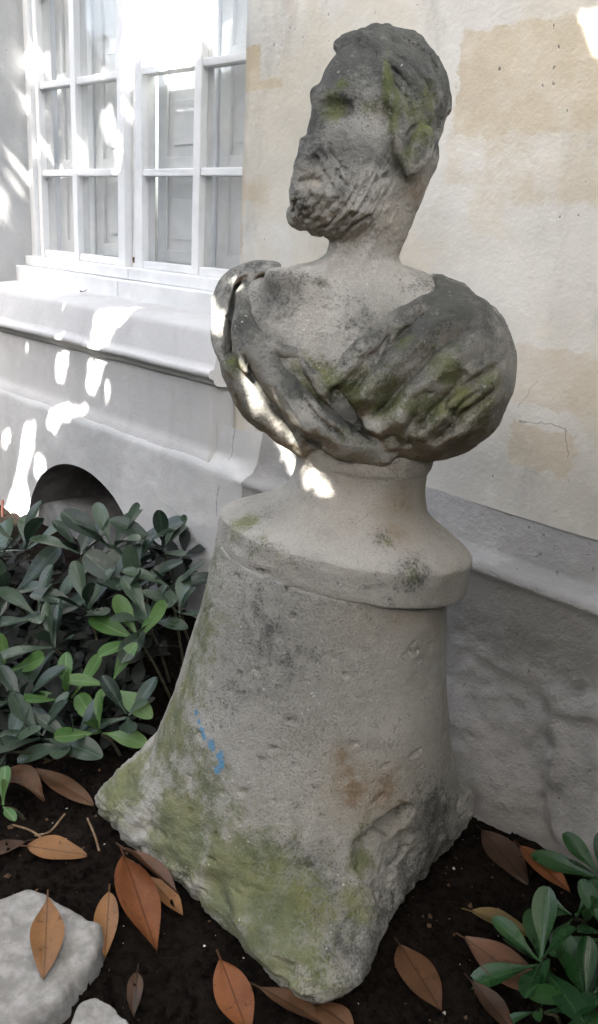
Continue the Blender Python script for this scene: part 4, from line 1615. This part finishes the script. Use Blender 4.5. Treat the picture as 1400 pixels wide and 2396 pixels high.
# the understorey: leaves deeper in the shrub, shade put into their darker green, too tangled to tell apart
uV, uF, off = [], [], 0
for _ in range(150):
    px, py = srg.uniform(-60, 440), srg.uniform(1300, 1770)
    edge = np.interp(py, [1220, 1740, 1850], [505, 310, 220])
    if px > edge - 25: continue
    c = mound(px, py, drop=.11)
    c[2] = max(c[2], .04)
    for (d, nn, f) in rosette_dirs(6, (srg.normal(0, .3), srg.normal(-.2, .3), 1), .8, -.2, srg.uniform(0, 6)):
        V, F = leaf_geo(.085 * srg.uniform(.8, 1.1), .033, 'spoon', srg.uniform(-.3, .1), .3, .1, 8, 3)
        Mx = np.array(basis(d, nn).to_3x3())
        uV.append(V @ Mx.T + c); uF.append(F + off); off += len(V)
und = make('understorey_foliage', np.concatenate(uV), np.concatenate(uF), mat_leaf('shrub_leaf_shaded', (.012, .014, .012), (.028, .032, .027), .55, (.03, .036, .03), .05, .0, .25, .2), shrub)
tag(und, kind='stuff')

glossy = empty('glossy_shrub', on_z(1290, 2260, 0), 'small glossy green shrub beside the house wall, right of the pedestal foot', 'shrub')
for (px, py, z, sz, n, ax) in [(1268, 2262, .05, .088, 8, (-.35, -.35, 1)), (1412, 2060, .05, .085, 8, (-.3, -.4, 1)), (1372, 2350, .05, .082, 8, (-.1, -.3, 1)), (1425, 2200, .06, .09, 9, (-.3, -.3, 1)), (1275, 2370, .035, .06, 4, (-.6, -.3, .8)), (1345, 2150, .04, .062, 5, (-.3, -.4, 1))]:
    c = on_z(px, py, z)
    sprig(glossy, c, sz, 'C', n, ax, (c[0] + .02, c[1] + .03, 0), (.95, -.05))

# unseen hedge added on the right to keep light off the lower right
hV, hF, off = [], [], 0
for _ in range(5200):
    c = np.array([srg.uniform(-.25, 1.3), srg.uniform(.55, 1.34), srg.uniform(.02, 1.55)])
    if project(c)[0] < 1560: continue
    d = nrm(srg.normal(size=3)); nn = nrm(srg.normal(size=3) + [0, 0, 1.2])
    V, F = leaf_geo(.13, .055, 'spoon', -.1, .2, 0, 4, 3)
    V = V @ np.array(basis(d, nn).to_3x3()).T + c
    if (project(V)[:, 0] < 1480).any(): continue
    hV.append(V); hF.append(F + off); off += len(V)
hedge = make('hedge', np.concatenate(hV), np.concatenate(hF), SH_C, base=(.7, .95, 0))
tag(hedge, 'dense green hedge added beyond the right picture edge to shade the lower wall', 'hedge')

# unseen tall hedges, added behind and beside the view to block low light
def added_hedge(x0, y0, x1, y1, h, label, seed):
    rg = np.random.default_rng(seed)
    A, B = np.array([x0, y0]), np.array([x1, y1])
    L_ = np.linalg.norm(B - A)
    t_ = (B - A) / L_
    n_ = np.array([t_[1], -t_[0]])
    nu, nv = int(L_ / .18), int(h / .18)
    Vv = []
    for i in range(nu + 1):
        for j in range(nv + 1):
            d_ = .12 * rg.normal()
            q = A + t_ * (i / nu * L_) + n_ * d_
            Vv.append((q[0], q[1], j / nv * h * (1 + .05 * math.sin(i * .7) + .03 * rg.normal())))
    e_ = empty('added_hedge', (*((A + B) / 2), 0), label, 'hedge', 'unseen hedges added to block low light')
    make('hedge_core', np.array(Vv), grid_faces(nu + 1, nv + 1), mat_simple('hedge_shade', (.012, .018, .008), (.03, .045, .02), 9), e_, False)
    lv, lf, of_ = [], [], 0
    for _ in range(int(L_ * h * 55)):
        q = A + t_ * rg.uniform(0, L_) + n_ * rg.normal(0, .14)
        V, F = leaf_geo(.15, .06, 'ellip', -.1, .2, 0, 3, 3)
        V = V @ np.array(basis(nrm(rg.normal(size=3)), nrm(rg.normal(size=3) + [0, 0, 1])).to_3x3()).T + [q[0], q[1], rg.uniform(0, h * 1.03)]
        lv.append(V); lf.append(F + of_); of_ += len(V)
    tag(make('foliage', np.concatenate(lv), np.concatenate(lf), TREEL, e_), kind='stuff')


added_hedge(-7.5, -3.4, 6.0, -3.4, 3.0, 'tall evergreen hedge added behind the viewer to block low light', 301)
added_hedge(2.6, -3.2, 2.6, 1.4, 2.6, 'tall evergreen hedge added out of view at the right to block low light', 302)
added_hedge(-6.6, 1.4, -6.6, -3.2, 2.4, 'tall evergreen hedge added out of view at the left to block low light', 303)

# ------------------------------------------------------------------ fallen leaves, each its own thing
DRY = {}
for nm, ca, cb in (('tan', (.16, .078, .030), (.235, .115, .045)), ('rust', (.125, .044, .016), (.19, .070, .025)), ('brown', (.062, .032, .016), (.105, .052, .025)), ('pink', (.10, .055, .036), (.15, .080, .050)), ('dark', (.034, .021, .014), (.065, .036, .022)), ('olive', (.11, .082, .030), (.16, .105, .042))):
    DRY[nm] = mat_leaf('dry_leaf_' + nm, ca, cb, .45, tuple(k * .5 for k in ca), .06, .6, .15, .22)
leaf_n = 0


def dry_leaf(p0, p1, width, colr, label, z0=.014, z1=.014, bend=.0, cup=.25, roll=0.0, wave=.06, stalk=.018):
    """p0 stalk end, p1 tip (photo positions, lying at heights z0 / z1 above the soil)"""
    global leaf_n
    leaf_n += 1
    a_, b_ = on_z(*p0, z0), on_z(*p1, z1)
    for q, zz in ((a_, z0), (b_, z1)):
        q[2] = zz + max(0, ground_h(np.array([q[0]]), np.array([q[1]]))[0])
    d = b_ - a_
    L = np.linalg.norm(d)
    V, F = leaf_geo(L, width, 'ellip', bend, cup, roll * .3, 15, 7, wave, leaf_n, stalk)
    zup = np.array([0, 0, 1.0]) + roll * nrm(np.cross(d, [0, 0, 1]))
    Mx = basis(d, zup)
    me = bpy.data.meshes.new('fallen_leaf')
    me.from_pydata([tuple(v) for v in V], [], [tuple(int(i) for i in f) for f in F])
    me.polygons.foreach_set('use_smooth', [True] * len(me.polygons))
    me.materials.append(DRY[colr])
    o = bpy.data.objects.new('fallen_leaf', me)
    col.objects.link(o)
    o.matrix_world = Matrix.Translation(Vector(a_)) @ Mx
    return tag(o, label, 'leaf', 'fallen brown leaves')


dry_leaf((112, 2110), (103, 2290), .054, 'tan', 'light tan fallen leaf lying flat on the pale stone', .055, .053, cup=.18)
dry_leaf((256, 2095), (246, 2250), .042, 'tan', 'slim orange-tan fallen leaf between the pale stone and the large rust leaf', .02, .012, cup=.3)
dry_leaf((290, 2005), (368, 2235), .072, 'rust', 'largest rust-orange fallen leaf, leaning against the left side of the pedestal', .07, .016, cup=.22, roll=-.2)
dry_leaf((292, 1990), (415, 2105), .040, 'pink', 'curled pinkish fallen leaf tucked under the pedestal edge', .085, .035, cup=.9, roll=-.5)
dry_leaf((345, 2050), (428, 2152), .036, 'tan', 'pale folded fallen leaf under the curled pinkish one', .03, .012, cup=.6)
dry_leaf((66, 1992), (204, 2008), .060, 'tan', 'tan fallen leaf lying crosswise alone on the soil', .012, .012, cup=.2, roll=.15)
dry_leaf((84, 1805), (220, 1890), .056, 'brown', 'dark brown pointed fallen leaf at the front foot of the leafy shrub', .03, .014, cup=.3)
dry_leaf((5, 1815), (105, 1880), .060, 'brown', 'crumpled brown fallen leaf at the left picture edge below the shrub', .04, .02, cup=.6, wave=.2)
dry_leaf((120, 1800), (235, 1762), .036, 'brown', 'narrow brown fallen leaf half under the leafy shrub', .05, .03, cup=.4)
dry_leaf((322, 2275), (312, 2385), .026, 'dark', 'small narrow reddish-dark fallen leaf beside the small stone', .012, .010, cup=.4)
dry_leaf((516, 2250), (585, 2430), .060, 'rust', 'rust fallen leaf with pale tip at the bottom edge below the front pedestal edge', .03, .014, cup=.2)
dry_leaf((606, 2310), (770, 2405), .040, 'brown', 'brown fallen leaf slipped under the front corner of the pedestal', .02, .014, cup=.35, roll=-.2)
dry_leaf((735, 2345), (830, 2420), .050, 'brown', 'brown fallen leaf cut by the bottom edge in front of the pedestal corner', .012, .010, cup=.25)
dry_leaf((936, 2212), (1032, 2372), .066, 'brown', 'isolated oval brown fallen leaf on dark soil right of the pedestal corner', .014, .012, cup=.15)
dry_leaf((1088, 2195), (1265, 2322), .076, 'pink', 'large pinkish-brown fallen leaf under the glossy shrub', .018, .02, cup=.2, roll=.1)
dry_leaf((1105, 2132), (1250, 2192), .044, 'olive', 'yellowish-olive fallen leaf beside the glossy shrub', .03, .03, cup=.3)
dry_leaf((1216, 1988), (1332, 2102), .050, 'rust', 'orange-brown fallen leaf at the foot of the wall behind the glossy shrub', .03, .03, cup=.25)
dry_leaf((1128, 1946), (1236, 2072), .075, 'dark', 'dark fallen leaf between the pedestal foot and the wall', .02, .014, cup=.15)
dry_leaf((1104, 2300), (1205, 2420), .040, 'dark', 'dark narrow fallen leaf at the bottom edge left of the glossy shrub', .012, .010, cup=.3)
dry_leaf((60, 1975), (-30, 2010), .04, 'dark', 'dark fallen leaf cut off by the left picture edge', .012, .012, cup=.3)

# ------------------------------------------------------------------ stones
PALE = mat_simple('pale_limestone', (.20, .193, .176), (.31, .302, .285), 40, .92, .8)


def flat_stone(outline, ztop, label, seed):
    P = spline(np.array([list(p) + [0] for p in outline + outline[:1]]), 9)[:-1]
    W0 = np.array([on_z(p[0], p[1], ztop * .6) for p in P])
    c = W0.mean(0)
    rings = []
    for (f, z) in ((1.05, -.03), (1.03, .0), (1.01, ztop * .45), (.975, ztop * .8), (.92, ztop * .96), *[(f_, ztop * 1.03) for f_ in (.85, .78, .7, .62, .54, .46, .38, .3, .22, .14, .07, .01)]):
        q = c + (W0 - c) * f
        q[:, 2] = z
        rings.append(q)
    V = np.concatenate(rings)
    V = V + (.014 * fbm(V * 12, 4, seed) + .004 * fbm(V * 50, 3, seed + 9))[:, None] * np.array([.6, .6, 1])
    o = make('flat_stone', V, grid_faces(len(rings), len(P), True), PALE, base=(c[0], c[1], 0))
    return tag(o, label, 'stone', 'pale stones at the bottom left')


flat_stone([(-70, 2130), (20, 2104), (72, 2090), (140, 2125), (200, 2162), (243, 2190), (236, 2245), (205, 2300), (160, 2345), (110, 2378), (30, 2430), (-80, 2450)], .042, 'large pale flat stone in the bottom left corner with a tan leaf on it', 130)
flat_stone([(160, 2420), (180, 2368), (222, 2350), (268, 2368), (302, 2410), (300, 2460), (170, 2470)], .04, 'small pale rounded stone at the bottom edge beside the large one', 140)
# curved slab propped inside the arched vent
th = np.linspace(0, 1, 14)
sl_pts = [on_y(x, y, 1.42) for x, y in ((60, 1225), (85, 1192), (120, 1172), (160, 1190), (200, 1225), (240, 1258), (270, 1290))]
top = spline(sl_pts, 4)
V = []
for yy in (1.41, 1.44, 1.52, 1.60):
    for p in top: V.append((p[0] + (yy - 1.41) * .2, yy, p[2] - .004 * (yy == 1.41)))
V = np.array(V); n = len(top)
low_ = np.array([(p[0] - .03, 1.395, -.02) for p in top])
slab = make('curved_slab', np.concatenate([low_, V]), grid_faces(5, n), mat_simple('grey_stone_slab', (.09, .09, .088), (.17, .167, .16), 14), base=(top[:, 0].mean(), 1.45, 0))
tag(slab, 'grey curved stone slab propped inside the arched vent behind the shrub', 'slab')
# rusty rod at the left edge
rod = [(*on_y(6, 1170, 1.33), .005), (*on_y(6, 1200, 1.33), .005), (*on_y(8, 1245, 1.32), .005)]
V, F = tube_mesh('rusty_rod', rod, STEM)
tag(make('rusty_rod', V, F, mat_simple('red_rust', (.06, .022, .016), (.10, .035, .025), 60), base=rod[2][:3]), 'thin reddish rusty rod standing at the left edge by the plinth', 'rod')

# dry scrap lying on the sill
sc_ = on_y(205, 692, 1.50)
V, F = leaf_geo(.06, .018, 'ellip', .15, .5, .4, 8, 4, .2, 77)
o = make('leaf_scrap', V @ np.array(basis((1, -.15, .05), (0, -.2, 1)).to_3x3()).T + [sc_[0] - .03, 1.492, .872], F, DRY['dark'], base=(sc_[0], 1.492, .872))
tag(o, 'small dark dry leaf scrap on the stone sill below the window', 'leaf')

# ------------------------------------------------------------------ twigs and soil litter
TW = mat_simple('dry_twig', (.14, .09, .05), (.26, .18, .11), 60)
for pts, label in (([(30, 1930), (75, 1945), (112, 1975)], 'thin pale twig on the soil below the crumpled brown leaf'), ([(82, 1955), (118, 1945), (152, 1905)], 'curved reddish twig on the soil at the left'), ([(205, 1915), (222, 1955), (232, 1990)], 'short pale dry twig beside the left corner of the pedestal')):
    q = [(*on_z(x, y, .016 + .006 * (i == 1)), .0022) for i, (x, y) in enumerate(pts)]
    V, F = tube_mesh('twig', [tuple(k) for k in spline(q, 5)], TW, 5)
    tag(make('twig', V, F, TW, base=q[0][:3]), label, 'twig', 'twigs on the soil')


def crumbs(name, n, smin_, smax_, material, label, seed, region):
    rg = np.random.default_rng(seed)
    base = np.array([(1, 0, 0), (-1, 0, 0), (0, 1, 0), (0, -1, 0), (0, 0, 1), (0, 0, -1)], float)
    fc = np.array([(0, 2, 4), (2, 1, 4), (1, 3, 4), (3, 0, 4), (2, 0, 5), (1, 2, 5), (3, 1, 5), (0, 3, 5)])
    V, F = [], []
    x = rg.uniform(region[0], region[1], n); y = rg.uniform(region[2], region[3], n)
    z = ground_h(x, y)
    for i in range(n):
        s = smin_ * (smax_ / smin_) ** (rg.random() ** 2.2)
        q = base * rg.uniform(.5, 1.2, (6, 1)) * s * rg.uniform(.5, 1.3, 3)
        a_ = rg.uniform(0, 6.28)
        q = q @ np.array([(math.cos(a_), -math.sin(a_), 0), (math.sin(a_), math.cos(a_), 0), (0, 0, 1)])
        V.append(q + [x[i], y[i], z[i] + s * .2]); F.append(fc + 6 * i)
    o = make(name, np.concatenate(V), np.concatenate(F), material, None, False)
    return tag(o, label, kind='stuff')


crumbs('soil_crumbs', 14000, .002, .014, SOIL, 'dark crumbs of soil', 150, (-1.9, -.2, .25, 1.34))
crumbs('pale_litter', 120, .0012, .0050, mat_simple('pale_chip', (.45, .42, .36), (.65, .62, .55), 50), 'tiny pale chips scattered on the soil', 151, (-1.5, -.3, .3, 1.3))
crumbs('brown_litter', 420, .002, .010, mat_simple('brown_chip', (.06, .035, .02), (.13, .075, .04), 40), 'brown bits of bark and leaf on the soil', 152, (-1.7, -.25, .25, 1.32))
